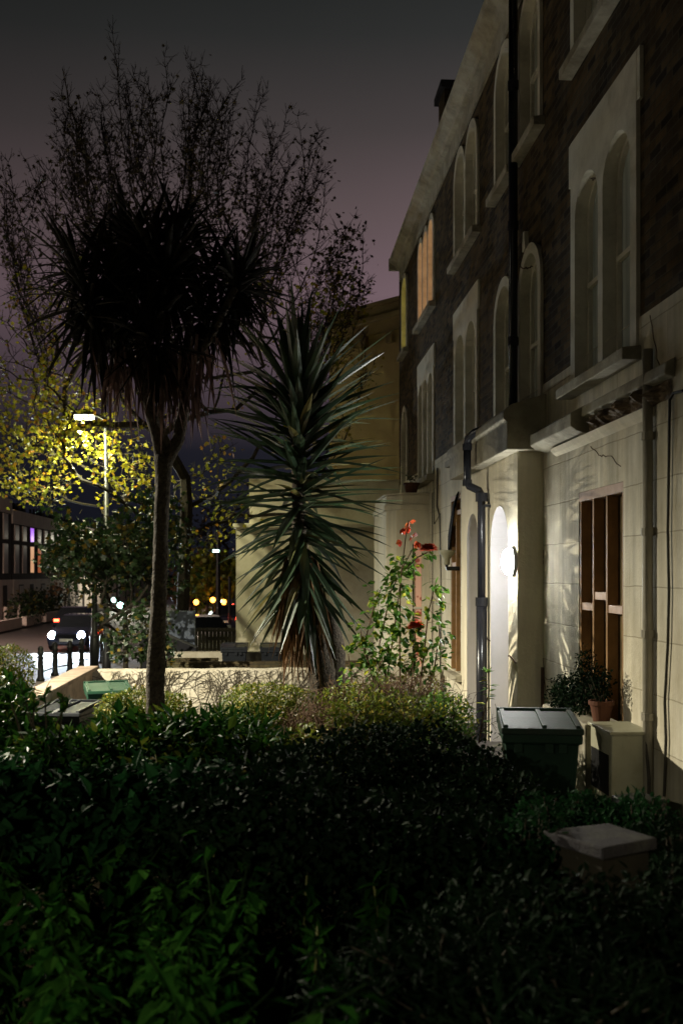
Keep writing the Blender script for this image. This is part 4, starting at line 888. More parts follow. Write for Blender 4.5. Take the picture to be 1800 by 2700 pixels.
low_l = [(0, 760), (20, 850), (0, 950), (40, 1020), (10, 1100), (60, 1180), (30, 1240), (90, 1280), (150, 1300), (120, 1160), (200, 1250), (260, 1280), (180, 1080), (330, 1300), (380, 1330), (560, 1200), (620, 1250), (680, 1180), (600, 1280)]
mid = []
for _ in range(70): mid.append((R.uniform(30, 880), R.uniform(500, 1100)))
for (px, py) in mid[:35]: T.append(tp(px, py, R.uniform(-3, 3)))
for lst in (low_l,):
    for (px, py) in lst: T.append(tp(px, py, R.uniform(-1.5, 1.5)))
for (px, py) in mid[35:]: T.append(tp(px, py, R.uniform(-3.5, 3.5)))
import bisect
cl = sorted(crown_l + crown_r[:6])
for _ in range(150):
    a = R.uniform(0, 1); T.append(tp(R.gauss(90, 90), R.uniform(780, 1300), R.uniform(-2.5, 2)))
for _ in range(60): T.append(tp(R.uniform(250, 660), R.uniform(1150, 1420), R.uniform(-2, 2)))
T0 = T[:15]; T1 = T[15:]
T1.sort(key=lambda t: (t - nodes[fork][0]).length)
skeleton(nodes, T0, .5, .0, .2); skeleton(nodes, T1, .38, .5, .16)
poles = []
for i in range(125):
    if i < len(crown_l) + len(crown_r): px, py = (crown_l + crown_r)[i]
    else:
        q = R.randrange(len(cl) - 1); t = R.random(); px = cl[q][0] * (1 - t) + cl[q + 1][0] * t; py = cl[q][1] * (1 - t) + cl[q + 1][1] * t + abs(R.gauss(0, 110)) + 10
    dy = R.uniform(-2.8, 2.8); poles.append((tp(px + (470 - px) * R.uniform(.2, .42), py + R.uniform(220, 460), dy * .7), tp(px, py, dy)))
poles.sort(key=lambda q: (q[0] - nodes[fork][0]).length)
polen = set()
for B_, Tp in poles:
    skeleton(nodes, [B_], .4, .4, .14); par = len(nodes) - 1; k_ = max(4, int((Tp - B_).length / .28)); w_ = Vector((0, 0, 0))
    bow = Vector((R.uniform(-.5, .5), R.uniform(-.4, .4), 0))
    for i in range(1, k_ + 1):
        w_ = w_ * .8 + rv(.05); f_ = i / k_; nodes.append((B_.lerp(Tp, f_) + w_ + bow * (4 * f_ * (1 - f_)), par)); par = len(nodes) - 1; polen.add(par)
        if R.random() < .15 and i < k_ - 2:
            q = nodes[par][0]; dd = (rv().normalized() * .8 + Vector((0, 0, 1))).normalized(); pq = par
            for j in range(R.randint(3, 6)): dd = (dd + rv(.25) + Vector((0, 0, .12))).normalized(); q = q + dd * .26; nodes.append((q, pq)); pq = len(nodes) - 1; polen.add(pq)
mb, cnt = branch_mesh(nodes, .0105, 2.15, .24, 6)
for i in polen:
    p = nodes[i][0]; ax_ = (p - nodes[nodes[i][1]][0]).normalized()
    for q in range(2):
        d = (rv().normalized() * .9 + ax_ * .75).normalized(); l_ = R.uniform(.12, .5); m_ = p + d * l_ * .5; e1 = m_ + (d + ax_ * .5).normalized() * l_ * .5
        mb.tube([p, m_, e1], [.009, .007, .004], 3, cap=False)
        for g_ in range(2): d2 = (d + rv(.9)).normalized(); q2 = p.lerp(m_, R.uniform(.4, 1)); mb.tube([q2, q2 + d2 * l_ * .4], [.006, .004], 3, cap=False)
for i, (p, par) in enumerate(nodes):            # small side twigs
    if cnt[i] <= 4 and R.random() < .85 and i > 10:
        for q in range(2):
            d = rv(); d.z = abs(d.z) * 1.2 + .2; d.normalize(); l_ = R.uniform(.12, .4); e1 = p + d * l_; mb.tube([p, e1], [.007, .004], 3, cap=False)
            if R.random() < .6: mb.tube([p + d * l_ * .5, p + d * l_ * .5 + (d + rv(.8)).normalized() * l_ * .6], [.006, .003], 3, cap=False)
mb.build('trunk', 'bark', tree)
lf = MB(); ld = MB()
for i, (p, par) in enumerate(nodes):
    if cnt[i] > 5 or i < 10: continue
    hz = p.z - E; left = p.x < -3.0
    k_ = 0
    if hz < 5.0: k_ = 8 if left else 5
    elif hz < 7.2: k_ = 2
    elif p.x > 1.2 and hz < 9: k_ = 9
    elif hz < 11: k_ = 2
    else: k_ = 1 if R.random() < .45 else 0
    for q in range(k_):
        c = p + rv(.42); d = rv(); d.z -= .3; s = R.uniform(.07, .135)
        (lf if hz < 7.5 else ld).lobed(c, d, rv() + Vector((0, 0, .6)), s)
for i in range(800):
    c = onY(R.gauss(200, 75), R.gauss(1120, 60), TY + R.uniform(-2.4, .6)); lf.lobed(c, rv() - Vector((0, 0, .3)), rv() + Vector((0, 0, .5)), R.uniform(.07, .13))
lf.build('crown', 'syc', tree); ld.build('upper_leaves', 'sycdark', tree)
# small leafy street tree
def small_tree(name, Y, base_px, tgts, leafn, mat, label, spread=.45, size=(.1, .16), rt=.009, cat='tree', trunkpts=None, lobed=True, bark='bark', z0=ST):
    b = onY(base_px[0], base_px[1], Y); t = thing(name, (b.x, Y, z0), label, cat)
    nd = [(Vector((b.x, Y, z0)), -1)]
    for px, py in (trunkpts or []): nd.append((onY(px, py, Y), len(nd) - 1))
    tg = [onY(px, py, Y + dy) for px, py, dy in tgts]; tg.sort(key=lambda q: (q - nd[-1][0]).length)
    skeleton(nd, tg, .3, .3, .2); m, c = branch_mesh(nd, rt, 2.2, .2, 6); m.build('trunk', bark, t)
    l = MB()
    for i, (p, par) in enumerate(nd):
        if c[i] <= 3 and i > 3:
            for q in range(leafn):
                cc = p + rv(spread); (l.lobed(cc, rv() - Vector((0, 0, .3)), rv() + Vector((0, 0, .5)), R.uniform(*size)) if lobed else l.leaf(cc, rv(), rv() + Vector((0, 0, .6)), R.uniform(*size), R.uniform(*size) * .55))
    l.build('crown', mat, t); return t
tg = [(R.gauss(290, 85), R.gauss(1500, 75), R.uniform(-1.3, 1.3)) for _ in range(95)] + [(R.uniform(130, 300), R.uniform(1390, 1500), R.uniform(-1, 1)) for _ in range(30)] + [(R.uniform(340, 470), R.uniform(1300, 1500), R.uniform(-1, 1)) for _ in range(25)]
tg = [q for q in tg if q[1] < 1650 and q[0] > 120 and not (q[0] < 230 and q[1] > 1540)]
small_tree('street_tree', 22.5, (330, 1790), tg, 16, 'green', 'low dark green street tree with a few yellow leaves above the bollards', spread=.36, trunkpts=[(332, 1700), (330, 1620)])
tg = [(R.uniform(300, 460), R.uniform(1600, 1740), R.uniform(-.5, .5)) for _ in range(40)]
small_tree('sapling', 18.6, (380, 1770), tg, 9, 'green', 'thin leafy sapling rising behind the garden wall left of the palm trunk', spread=.16, size=(.07, .12), rt=.004, trunkpts=[(370, 1740)], z0=-.2)
tg = [(R.gauss(565, 40), R.gauss(1515, 28), R.uniform(-2, 2)) for _ in range(50)]
small_tree('far_tree', 58, (545, 1640), tg, 18, 'yellowgreen', 'far street tree lit yellow green by the orange lamps', spread=1.0, size=(.22, .36), rt=.02, trunkpts=[(548, 1590)])
tg = [(R.gauss(505, 22), R.gauss(1530, 28), R.uniform(-2, 2)) for _ in range(30)]
small_tree('far_tree', 64, (505, 1640), tg, 14, 'deadleaf', 'brown leaved far tree just right of the big trunk', spread=1.0, size=(.22, .36), rt=.02, trunkpts=[(505, 1590)])
tg = [(R.gauss(580, 45), R.uniform(1300, 1480), R.uniform(-3, 3)) for _ in range(90)]
small_tree('bare_tree', 75, (590, 1640), tg, 2, 'sycdark', 'tall nearly bare tree in the dark beyond the far lamps', spread=.8, size=(.2, .3), rt=.035, trunkpts=[(590, 1560), (588, 1500)])
# hedges across the road
def shrub(name, blobs, n, leafmat_, label, size=(.04, .07), wr=.5, stems='twig', stemn=25, cat='shrub', flat=.3, droop=.15, shell=.75, core=True, group=None, up=.35, extra=None):
    c0 = Vector(blobs[0][0]); t = thing(name, (c0.x, c0.y, max(min(b[0][2] - b[1][2] for b in blobs), ST)), label, cat, group)
    vol = [b[1][0] * b[1][1] * b[1][2] for b in blobs]; tot = sum(v ** .67 for v in vol)
    l = MB(); st = MB()
    for (c, r), v in zip(blobs, vol):
        c = Vector(c); r = Vector(r); k_ = int(n * (v ** .67) / tot)
        for i in range(k_):
            d = rv().normalized(); q = shell + (1 - shell) * R.random() if R.random() < .8 else R.random()
            lump = 1 + .22 * noise.noise(d * 2.3 + c * 1.7) + .12 * noise.noise(d * 6 + c)
            q *= lump
            p = c + Vector((d.x * r.x, d.y * r.y, d.z * r.z)) * q
            nn = (d + rv(.7) + Vector((0, 0, up))).normalized(); dd = (d * .5 + rv(1.0) + Vector((0, 0, -.1)))
            s = R.uniform(*size); l.leaf(p, dd, nn, s, s * wr * R.uniform(.8, 1.2), flat, droop)
        for i in range(max(3, stemn // len(blobs))):
            d = rv().normalized(); d.z = abs(d.z)
            e = c + Vector((d.x * r.x, d.y * r.y, d.z * r.z)) * R.uniform(.7, 1.02); b = Vector((c.x + R.uniform(-.3, .3) * r.x, c.y + R.uniform(-.3, .3) * r.y, c.z - r.z * .9))
            mdl = (b + e) / 2 + rv(.12 * r.x); st.tube([b, mdl, e], [.008, .006, .003], 4, cap=False)
    if extra: extra(l, st)
    l.build('foliage', leafmat_, t); st.build('stems', stems, t)
    return t
for i, (px, Y) in enumerate(((95, 66), (118, 72), (145, 78), (175, 85), (70, 60), (200, 95))):
    v = onY(px, 1605, Y); shrub('front_garden_hedge', [((v.x, Y, ST + 1.0), (1.1, 1.6, 1.0))], 420, 'green', ['clipped hedge of the purple-lit house across the road', 'hedge across the road above the oncoming car', 'third hedge along the far pavement', 'hedge right of the car on the far pavement', 'leftmost hedge in front of the far terrace', 'last hedge visible along the far pavement'][i], size=(.2, .32), stemn=6)
# thin pale-trunked tree in front of far terrace
tg = [(R.gauss(165, 30), R.gauss(1520, 28), R.uniform(-1, 1)) for _ in range(26)]
small_tree('far_tree', 62, (172, 1640), tg, 3, 'deadleaf', 'slim bare street tree in front of the far terrace', spread=.5, size=(.14, .22), rt=.014, trunkpts=[(172, 1600), (173, 1570)])
# -------------------------------------------------------------- cordyline (cabbage palm)
CY = 9.0
cp_ = lambda px, py, dy=0: onY(px, py, CY + dy)
b = cp_(410, 1870); cd = thing('cabbage_palm', (b.x, CY, 0), 'dark many-headed cabbage palm with a rough slim trunk left of the yucca', 'palm')
def rough_tube(mb, pts, rs, n=16, amp=.12, step=.05):
    P = []; Q = []
    for (a, b_), (ra, rb) in zip(zip(pts, pts[1:]), zip(rs, rs[1:])):
        k_ = max(1, int((b_ - a).length / step))
        for i in range(k_): P.append(a.lerp(b_, i / k_)); Q.append(ra + (rb - ra) * i / k_)
    P.append(pts[-1]); Q.append(rs[-1]); s0 = len(mb.v); mb.tube(P, Q, n)
    for i in range(s0, len(mb.v)):
        v = Vector(mb.v[i]); c = P[(i - s0) // n] if (i - s0) // n < len(P) else P[-1]
        f = 1 + amp * (noise.noise(v * 14) + .6 * noise.noise(v * 33)); mb.v[i] = tuple(c + (v - c) * f)
m = MB()
rough_tube(m, [Vector((b.x, CY, -.5)), cp_(410, 1780), cp_(415, 1650), cp_(422, 1500), cp_(425, 1380), cp_(430, 1270), cp_(432, 1200)], [.098, .085, .072, .068, .066, .07, .085])
rough_tube(m, [cp_(432, 1225), cp_(412, 1140), cp_(390, 1060), cp_(385, 960), cp_(370, 860), cp_(320, 740)], [.07, .055, .05, .045, .04, .03])
rough_tube(m, [cp_(432, 1225), cp_(470, 1160), cp_(485, 1080), cp_(490, 980), cp_(500, 860), cp_(470, 720)], [.07, .055, .052, .045, .04, .03])
rough_tube(m, [cp_(390, 1060), cp_(350, 960, .1), cp_(300, 880, .2), cp_(250, 790, .2)], [.045, .04, .035, .03]); rough_tube(m, [cp_(490, 980), cp_(560, 880, -.1), cp_(620, 760, -.1)], [.045, .035, .03])
rough_tube(m, [cp_(385, 960), cp_(390, 800, .4), cp_(370, 640, .5)], [.04, .035, .03])
m.build('trunk', 'corkbark', cd, smooth=True)
heads = [(210, 700, .2, 60, .62), (590, 800, .2, 70, .66), (650, 700, .3, 60, .5), (270, 880, .1, 70, .62), (245, 785, -.1, 95, .80), (345, 620, .4, 120, .62), (442, 715, -.3, 125, .72), (480, 610, .4, 90, .62), (628, 735, 0, 80, .62), (330, 830, .4, 100, .80), (540, 820, .3, 95, .72), (300, 700, .0, 100, .7), (410, 880, -.1, 90, .75), (400, 640, -.3, 90, .6), (560, 700, .3, 70, .55)]
for i, (px, py, dy, n, ln) in enumerate(heads):
    c = cp_(px - 5, py + 25, dy); m = MB(); n = int(n * .85)
    for k_ in range(n):
        th = R.uniform(0, 2 * math.pi); el = R.uniform(-1.4, 1.2); d = Vector((math.cos(th) * math.cos(el), math.sin(th) * math.cos(el), math.sin(el)))
        L_ = ln * R.uniform(.65, 1.25) * (1 if el > -.3 else .9)
        m.blade(c + d * .03, d, L_, R.uniform(.04, .06), droop=R.uniform(.3, 1.1) * (1.0 if el > 0 else .5), seg=5, fold=.3)
    m.build('leaf_head', 'cord', cd)
m = MB()
for (px, py, n) in ((325, 960, 34), (475, 960, 60), (520, 930, 22), (400, 900, 16), (450, 930, 24)):
    for k_ in range(n):
        c = cp_(px + R.gauss(0, 28), py + R.uniform(-50, 40), R.uniform(-.15, .15)); d = Vector((R.uniform(-.35, .35), R.uniform(-.3, .3), -1)); m.blade(c, d, R.uniform(.35, .75), R.uniform(.02, .04), droop=.5, seg=5, fold=.5, twist=R.uniform(-1, 1))
m.build('dead_fronds', 'corddead', cd)
# -------------------------------------------------------------- yucca
YY = 11.0
yp = lambda px, py, dy=0: onY(px, py, YY + dy)
b = yp(862, 1830); yu = thing('yucca', (b.x, YY, 0), 'tall spiky yucca with long stiff blades and a skirt of dry brown leaves', 'yucca')
m = MB(); rough_tube(m, [Vector((b.x, YY, -.5)), yp(850, 1770), yp(838, 1690), yp(815, 1600), yp(798, 1500), yp(788, 1400), yp(784, 1250), yp(780, 1060)], [.20, .16, .13, .11, .09, .075, .065, .05], amp=.14)
rough_tube(m, [Vector((b.x + .1, YY + .05, -.5)), yp(880, 1700, .05), yp(868, 1610, .05)], [.15, .12, .06], amp=.14)
m.build('trunk', 'corkbark', yu, smooth=True)
ax = [(1060, 788), (1250, 790), (1400, 792), (1500, 802), (1580, 816)]
def axis(t):
    py = 1050 + t * 500; px = 780
    for (a, pa), (c, pc) in zip(ax, ax[1:]):
        if a <= py <= c: px = pa + (pc - pa) * (py - a) / (c - a)
    return yp(px, py)
m = MB(); n = 300
for i in range(n):
    t = (i / n); t = t ** 1.15
    p = axis(t); th = i * 2.39996 + R.uniform(-.3, .3)
    el = 1.30 - t * 2.15 + R.gauss(0, .16) if t > .10 else R.uniform(.15, 1.45)
    el = max(-1.2, min(1.5, el))
    if t >= .10 and t < .62: el = max(-.35, min(1.0, .55 - (t - .1) * 1.2 + R.gauss(0, .22)))
    if t >= .62: el = -.15 - (t - .62) * 2.0 + R.gauss(0, .2)
    d = Vector((math.cos(th) * math.cos(el), math.sin(th) * math.cos(el), math.sin(el)))
    L_ = (1.15 if t < .62 else 1.02) * R.uniform(.72, 1.08)
    if t < .10: L_ *= 1.12
    m.blade(p + d * .05, d, L_, R.uniform(.07, .12), droop=R.uniform(0, .22) + (.5 if R.random() < .12 else 0) + max(0, t - .5) * .35, seg=5, fold=.5)
m.build('leaf_blades', 'yucca', yu)
m = MB()
for i in range(300):
    p = yp(R.uniform(755, 835), R.uniform(1450, 1600), R.uniform(-.12, .12)); th = R.uniform(0, 6.28); q_ = R.uniform(.1, .42); d = Vector((math.cos(th) * q_, math.sin(th) * q_, -1)); m.blade(p + d * .05, d, R.uniform(.55, .95), R.uniform(.025, .045), droop=.3, seg=5, fold=.7, twist=R.uniform(-1, 1))
m.build('dry_skirt', 'deadleaf', yu)
# -------------------------------------------------------------- rose bush
RY = 10.2
rb_ = onY(1010, 1840, RY); rs = thing('rose_bush', (rb_.x, RY, 0), 'tall leggy rose bush with red blooms lit by the door lamp', 'rose bush')
ry = lambda px, py, dy=0: onY(px, py, RY + dy)
canes = [[(1010, 1860), (1040, 1650), (1055, 1540), (1068, 1425), (1077, 1372)], [(1030, 1860), (1000, 1700), (1030, 1560), (1070, 1480), (1098, 1428)], [(1055, 1860), (1053, 1700), (1055, 1560), (1058, 1500)],
         [(1100, 1860), (1118, 1720), (1128, 1620), (1142, 1560), (1150, 1530)], [(1000, 1860), (960, 1700), (985, 1600), (1010, 1540)], [(1120, 1860), (1145, 1760), (1158, 1670), (1155, 1640)], [(940, 1860), (925, 1780), (918, 1725)],
         [(1070, 1500), (1100, 1470), (1128, 1455)], [(1080, 1860), (1090, 1740), (1096, 1655)], [(1020, 1850), (975, 1760), (955, 1700), (950, 1660)]]
st = MB(); lv = MB(); rd = MB()
for ci, cn_ in enumerate(canes):
    dy = R.uniform(-.12, .12); P = [ry(px, py, dy) for px, py in cn_]
    st.tube(P, [.009 - .006 * i / len(P) for i in range(len(P))], 5, cap=False)
    for a, b_ in zip(P, P[1:]):
        k_ = int((b_ - a).length / .022)
        for j in range(k_):
            if a.z + (b_.z - a.z) * j / k_ > ry(0, 1470).z and ci < 2: continue
            q = a.lerp(b_, j / k_); d = rv(); d.z *= .5; d.normalize(); q2 = q + d * R.uniform(.03, .15)
            if R.random() < .5: st.tube([q, q2], [.003, .002], 3, cap=False)
            for u in range(3): lv.leaf(q2 + rv(.045), d + rv(.8) - Vector((0, 0, .35)), Vector((0, 0, 1)) + rv(.8), R.uniform(.055, .10), R.uniform(.04, .065), .25, .2)
for (px, py) in ((1077, 1375), (1062, 1392), (1087, 1411), (1053, 1422), (1097, 1428), (1078, 1390)):
    for u in range(4): rd.leaf(ry(px, py) + rv(.014), rv() - Vector((0, 0, .8)), rv() + Vector((.5, 0, .3)), .08, .055, .3, .2)
st.build('canes', 'redtwig', rs); lv.build('foliage', 'rose', rs); rd.build('young_leaves', 'rosered', rs)
for (px, py, r_) in ((1130, 1453, .095), (1097, 1656, .09)):
    m = MB(); c = ry(px, py, -.1)
    for k_ in range(34):
        lay = k_ / 34; th = k_ * 2.4; d = Vector((math.cos(th) * (.35 + lay), math.sin(th) * (.35 + lay), 1.1 - lay)).normalized()
        m.leaf(c + d * r_ * .15, d, (Vector((0, 0, 1)) - d * .3), r_ * (.8 + .4 * lay), r_ * 1.15, -.3, .15)
    m.build('bloom', 'petal', rs)
# -------------------------------------------------------------- hedges & shrubs (placed by where they stand)
def blob(px, py, Y, rx, ry_, rz): v = onY(px, py, Y); return ((v.x, v.y, v.z), (rx, ry_, rz))
shrub('box_hedge', [blob(705, 1868, 9.6, .40, .4, .25), blob(650, 1868, 9.6, .24, .35, .23), blob(765, 1868, 9.6, .26, .35, .23), blob(700, 1920, 9.6, .44, .4, .3)], 11000, 'boxleaf', 'clipped box hedge with yellow lit top in front of the garden wall', size=(.022, .036), shell=.9, stemn=20, up=.6)
shrub('box_hedge', [blob(375, 1880, 9.4, .36, .35, .23), blob(450, 1880, 9.4, .22, .3, .18), blob(310, 1880, 9.4, .2, .3, .18)], 6500, 'boxleaf', 'small clipped hedge around the foot of the cabbage palm', size=(.025, .04), shell=.88)
shrub('topiary_bush', [blob(25, 1775, 8.2, .19, .22, .22), blob(-25, 1800, 8.2, .22, .22, .25), blob(30, 1860, 8.2, .2, .2, .2)], 6500, 'boxleaf', 'rounded clipped bush at the left edge above the pavement', size=(.02, .032), shell=.9)
shrub('laurel_shrub', [blob(10, 1900, 7.2, .2, .4, .3), blob(150, 2010, 7.0, .25, .3, .2), blob(30, 2020, 6.8, .4, .4, .4)], 2600, 'aucuba', 'glossy leaved shrub at the left edge below the rounded bush', size=(.06, .11), shell=.6, wr=.42)
def sprigs(lst):
    def f(l, st):
        for (px, py, qx, qy, Y) in lst:
            a = onY(px, py, Y); b_ = onY(qx, qy, Y); st.tube([a, (a + b_) / 2 + rv(.02), b_], [.008, .006, .004], 5, cap=False)
            for k_ in range(14):
                q = b_ + (a - b_) * R.random() * .25; l.leaf(q, rv() + (b_ - a).normalized() * .6, Vector((0, 0, 1)) + rv(.6), R.uniform(.06, .09), R.uniform(.03, .045), .3, .1)
    return f
shrub('laurel_shrub', [blob(130, 2060, 6.0, .35, .3, .3), blob(230, 2010, 6.4, .3, .3, .22)], 2000, 'aucuba', 'loose glossy shrub with upright sprigs before the black lidded bin', size=(.06, .10), shell=.6, wr=.42,
      extra=sprigs([(120, 2000, 55, 1810, 6.2), (130, 1980, 118, 1825, 6.2), (110, 1960, 60, 1850, 6.3), (150, 1990, 165, 1835, 6.2), (130, 1960, 175, 1860, 6.2), (60, 1950, 20, 1830, 6.2), (90, 1960, 90, 1850, 6.2)]))
shrub('aucuba_shrub', [blob(330, 1990, 6.8, .36, .4, .27), blob(450, 1985, 6.7, .36, .4, .27), blob(560, 1990, 6.8, .3, .4, .26), blob(400, 2060, 6.4, .5, .4, .3)], 3400, 'aucuba', 'large leaved aucuba with yellow spotted leaves in the middle left', size=(.08, .14), shell=.55, wr=.40, droop=.3)
shrub('aucuba_shrub', [blob(640, 1970, 7.4, .26, .3, .25), blob(580, 1930, 7.8, .2, .3, .2), blob(690, 2020, 7.0, .3, .3, .3)], 2200, 'aucuba', 'narrow leaved evergreen shrub below the clipped box hedge', size=(.07, .12), shell=.6, wr=.28, droop=.3)
def twiggy(cx, cy, Y, rx, rz, n, label, mat='yellowgreen', leafn=900, stem='redtwig'):
    v = onY(cx, cy, Y); t = thing('twiggy_shrub', (v.x, v.y, 0), label, 'shrub'); st = MB(); l = MB()
    for i in range(n):
        a = Vector((v.x + R.uniform(-.5, .5) * rx, v.y + R.uniform(-.25, .25), v.z - rz)); d = Vector((R.uniform(-1, 1), R.uniform(-.6, .6), R.uniform(.8, 1.6))).normalized()
        P = [a]; 
        for k_ in range(5): d = (d + rv(.45)).normalized(); P.append(P[-1] + d * rz * .42)
        st.tube(P, [.005, .0045, .004, .0035, .003, .002], 3, cap=False)
        for k_ in range(3): q = R.choice(P[2:]); st.tube([q, q + rv(.14)], .0022, 3, cap=False)
    for i in range(leafn):
        d = rv(); p = v + Vector((d.x * rx, d.y * .35, d.z * rz)); l.leaf(p, rv(), Vector((0, 0, 1)) + rv(.8), R.uniform(.03, .055), R.uniform(.02, .03), .3, .2)
    st.build('stems', stem, t); l.build('foliage', mat, t); return t
twiggy(860, 1930, 8.6, .30, .24, 230, 'brown twiggy shrub at the foot of the yucca', leafn=420)
twiggy(1060, 1850, 9.2, .45, .24, 200, 'reddish twiggy shrub under the rose bush', leafn=350)
twiggy(930, 1860, 9.4, .4, .22, 90, 'yellow leaved shrub between yucca trunk and rose bush', leafn=1300)
twiggy(1010, 1895, 8.2, .5, .22, 60, 'bright yellow green shrub in front of the reddish twigs', leafn=2300, stem='twig', mat='boxleaf')
twiggy(1170, 1900, 8.6, .28, .26, 60, 'leafy green shrub at the foot of the black downpipe', leafn=1500, mat='rose', stem='twig')
twiggy(800, 2000, 7.2, .35, .24, 60, 'yellow speckled shrub below the brown twigs', leafn=1500, mat='yellowgreen')
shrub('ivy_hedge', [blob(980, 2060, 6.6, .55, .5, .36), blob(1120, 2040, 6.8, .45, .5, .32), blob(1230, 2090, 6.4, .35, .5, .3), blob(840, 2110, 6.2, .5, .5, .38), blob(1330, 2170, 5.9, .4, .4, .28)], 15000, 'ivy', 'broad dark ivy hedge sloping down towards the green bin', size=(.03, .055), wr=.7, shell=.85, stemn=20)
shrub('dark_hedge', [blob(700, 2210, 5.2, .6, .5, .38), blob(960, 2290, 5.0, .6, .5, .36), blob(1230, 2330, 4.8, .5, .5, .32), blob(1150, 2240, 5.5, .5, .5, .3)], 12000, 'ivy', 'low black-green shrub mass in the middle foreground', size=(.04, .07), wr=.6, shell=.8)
shrub('weed_clump', [blob(1430, 2170, 5.0, .16, .2, .14), blob(1400, 2230, 4.7, .2, .2, .16)], 1500, 'ivy2', 'small leaved weed clump left of the grey coping stone', size=(.03, .05), shell=.5)
shrub('weed_clump', [blob(1540, 2130, 5.4, .12, .15, .1), blob(1690, 2150, 5.2, .18, .2, .12), blob(1600, 2150, 5.3, .3, .2, .08)], 1500, 'ivy2', 'small leaved weeds behind the grey coping stone', size=(.03, .05), shell=.5)
shrub('weed_clump', [blob(1760, 2260, 4.6, .2, .25, .2), blob(1780, 2400, 4.0, .2, .25, .2)], 1300, 'ivy', 'dark weeds right of the grey coping stone', size=(.03, .055), shell=.6)
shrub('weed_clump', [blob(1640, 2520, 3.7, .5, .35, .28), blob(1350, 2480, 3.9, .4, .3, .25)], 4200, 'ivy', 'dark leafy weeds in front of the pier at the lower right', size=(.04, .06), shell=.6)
shrub('grass_clump', [blob(1180, 2600, 3.4, .55, .3, .2), blob(1500, 2700, 3.1, .5, .3, .2)], 3000, 'ivy', 'thin grassy weeds along the bottom edge of the photo', size=(.07, .14), wr=.14, shell=.3, droop=.4)
# potted bush near window
LZ = E - 1.27
tag(MB().box(2.58, 2.94, 8.17, 9.5, -.1, LZ).build('rendered_ledge', 'trim', bevel=.02), 'rough low ledge beneath the potted bush', 'ledge')
pot('flower_pot', (2.77, 8.31, LZ), .10, .18, 'terracotta pot in front of the boarded window')
shrub('potted_bush', [((2.76, 8.34, LZ + .32), (.12, .16, .16)), ((2.70, 8.95, LZ + .14), (.18, .32, .24)), ((2.74, 8.65, LZ + .42), (.09, .12, .22)), ((2.70, 9.2, LZ + .1), (.16, .28, .2)), ((2.74, 8.62, LZ + .2), (.15, .2, .2))], 4200, 'ivy', 'small leaved bush spilling over the ledge beside the clay pot', size=(.02, .038), shell=.45, wr=.6)
# slim upright plant beside the door
st = MB(); l = MB(); t = thing('buddleia_shoot', (2.3, 10.6, 0), 'slim leafy shoot standing against the white door', 'plant')
P = [onY(a, b_, 10.6) for a, b_ in ((1262, 1960), (1275, 1880), (1290, 1820), (1285, 1775))]; st.tube(P, [.008, .007, .005, .003], 5, cap=False)
for i in range(26):
    k_ = R.random() * 2.99; q = P[int(k_)].lerp(P[int(k_) + 1], k_ % 1); s_ = R.choice((-1, 1)); l.leaf(q, Vector((s_, R.uniform(-.4, .4), R.uniform(-.1, .6))), Vector((0, 0, 1)) + rv(.5), R.uniform(.08, .12), .045, .3, .25)
for i in range(8): l.leaf(P[-1], Vector((R.uniform(-1, 1), R.uniform(-1, 1), .6)), Vector((0, 0, 1)), .09, .05, .3, .2)
st.build('stem', 'redtwig', t); l.build('foliage', 'rose', t)
# nettles in the left foreground: one plant, many copies
def nettle(seed):
    R.seed(seed); t = thing('nettle', (0, 0, 0), 'leafy stinging nettle in the left foreground', 'nettle', 'nettles in the left foreground')
    h = R.uniform(.75, .95); st = MB(); P = [Vector((R.gauss(0, .02) * i, R.gauss(0, .02) * i, h * i / 6)) for i in range(7)]; st.tube(P, [.006, .006, .005, .005, .004, .004, .003], 5, cap=False)
    l = MB()
    for i in range(9, 30):
        z = i / 30 * 6; q = P[min(5, int(z))].lerp(P[min(6, int(z) + 1)], z % 1); a = i * math.pi / 2 + R.uniform(-.3, .3); s = .12 - .07 * max(0, i / 30 - .5)
        for k_ in (0, 1):
            d = Vector((math.cos(a + k_ * math.pi), math.sin(a + k_ * math.pi), R.uniform(-.9, .2))); q2 = q + d * .03; l.leaf(q2, d, Vector((0, 0, 1)) + rv(.35), s * R.uniform(.6, 1.15), s * .52, .35, .35)
    st.build('stem', 'nettlestem', t, world=False); l.build('leaves', 'nettle', t, world=False); return t
protos = [nettle(s) for s in (11, 12, 13)]
R.seed(99)
cnt_ = 0
spots = []
for i in range(95):
    px = R.uniform(-80, 620) if i < 75 else R.uniform(500, 1000); Y = R.uniform(2.5, 5.6); spots.append((onY(px, 1510, Y).x, Y))
for x, y in spots:
    o = protos[cnt_] if cnt_ < 3 else copy_tree(protos[cnt_ % 3]); cnt_ += 1
    s = R.uniform(.8, 1.2); o.location = (x, y, 0); o.rotation_euler = (R.uniform(-.12, .12), R.uniform(-.12, .12), R.uniform(0, 6.28)); o.scale = (s, s, s)
shrub('dark_hedge', [blob(90, 2170, 5.6, .45, .5, .3), blob(300, 2160, 5.6, .4, .5, .28), blob(-60, 2160, 5.4, .35, .5, .3), blob(500, 2150, 5.5, .35, .4, .26)], 8000, 'ivy2', 'low dark shrub mass between the aucuba and the nettles at left', size=(.06, .15), wr=.45, shell=.5, droop=.35)
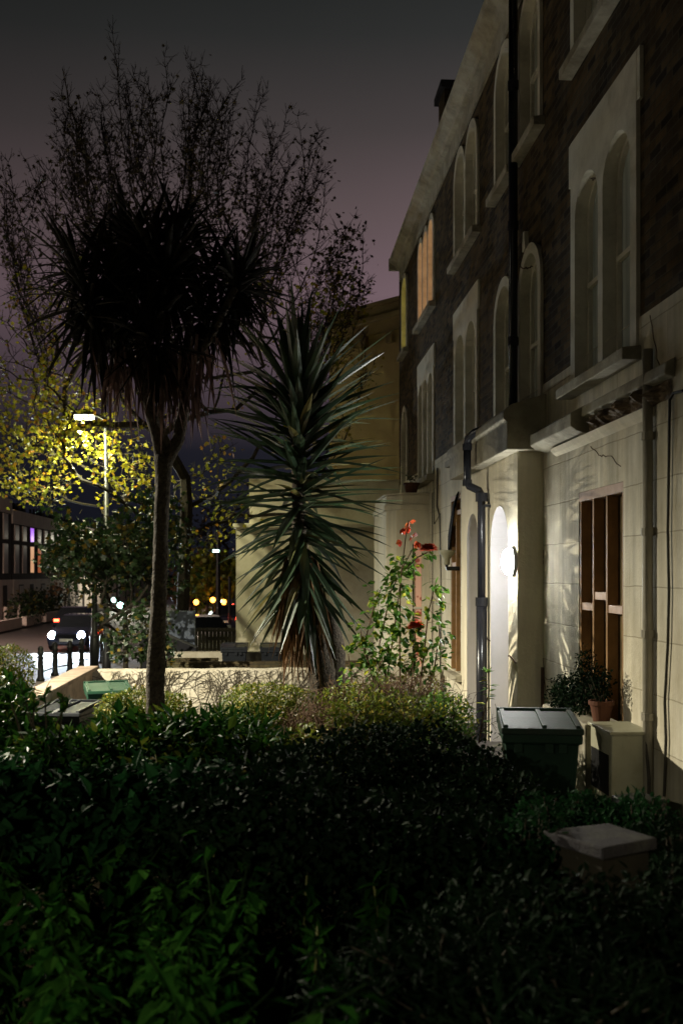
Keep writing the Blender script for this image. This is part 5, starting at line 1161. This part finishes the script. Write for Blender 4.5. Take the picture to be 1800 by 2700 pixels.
def arching(name, pts, Y, label, n, ls, mat):
    t = thing(name, onY(pts[0][0], 1510, Y), label, 'plant stem'); t.location.z = .3; OFF[t] = Vector(t.location)
    P = [onY(a, b, Y + .1 * i) for i, (a, b) in enumerate(pts)]; st = MB(); st.tube(P, [.007 - .004 * i / len(P) for i in range(len(P))], 5, cap=False); l = MB()
    for i in range(n):
        k_ = R.random() * (len(P) - 1.01); q = P[int(k_)].lerp(P[int(k_) + 1], k_ % 1); l.leaf(q, rv() + Vector((0, 0, -.2)), Vector((0, 0, 1)) + rv(.7), R.uniform(*ls), R.uniform(*ls) * .4, .3, .3)
    st.build('stem', 'palestem', t); l.build('leaves', mat, t)
M['palestem'] = surf('pale_stem', (0.16, 0.17, 0.06), (0.12, 0.12, 0.04), 9, bump=0, spec=0.1)
arching('arching_stem', [(250, 2260), (330, 2200), (420, 2120), (500, 2070), (600, 2040), (700, 2030)], 5.2, 'long pale arching stem slanting up to the right through the left shrubs', 60, (.05, .09), 'green')
arching('arching_stem', [(420, 2230), (425, 2120), (418, 2040), (410, 1990)], 5.6, 'upright pale stem crossing the long slanting one', 26, (.04, .08), 'green')
arching('arching_stem', [(260, 2120), (340, 2050), (430, 2010), (470, 2000)], 6.0, 'short pale stem among the aucuba leaves', 20, (.04, .07), 'yellowgreen')
for i, (px, py, Y) in enumerate(((800, 2310, 4.4), (990, 2330, 4.2), (830, 2440, 3.9), (1150, 2180, 5.0), (560, 2200, 5.0))):
    arching('broad_leaved_weed', [(px, py + 130), (px + 5, py + 60), (px + R.uniform(-15, 15), py)], Y, ['broad leaved weed in the middle of the dark foreground', 'broad leaved weed right of centre in the dark foreground', 'lowest broad leaved weed in the dark foreground', 'weed rising from the dark hedge below the green bin', 'leafy weed right of the pale slanting stem'][i], 26, (.08, .13), 'nettle')
# undergrowth
gc = MB()
for i in range(15000):
    Y = 2.2 + 9.5 * R.random() ** .8; x = R.uniform(-.32, .5) * Y; 
    if x > 2.8 or x < -3: continue
    z = R.random() ** 2 * .38; gc.leaf(Vector((x, Y, z)), rv(), Vector((0, 0, 1)) + rv(.7), R.uniform(.04, .08), R.uniform(.025, .045), .3, .2)
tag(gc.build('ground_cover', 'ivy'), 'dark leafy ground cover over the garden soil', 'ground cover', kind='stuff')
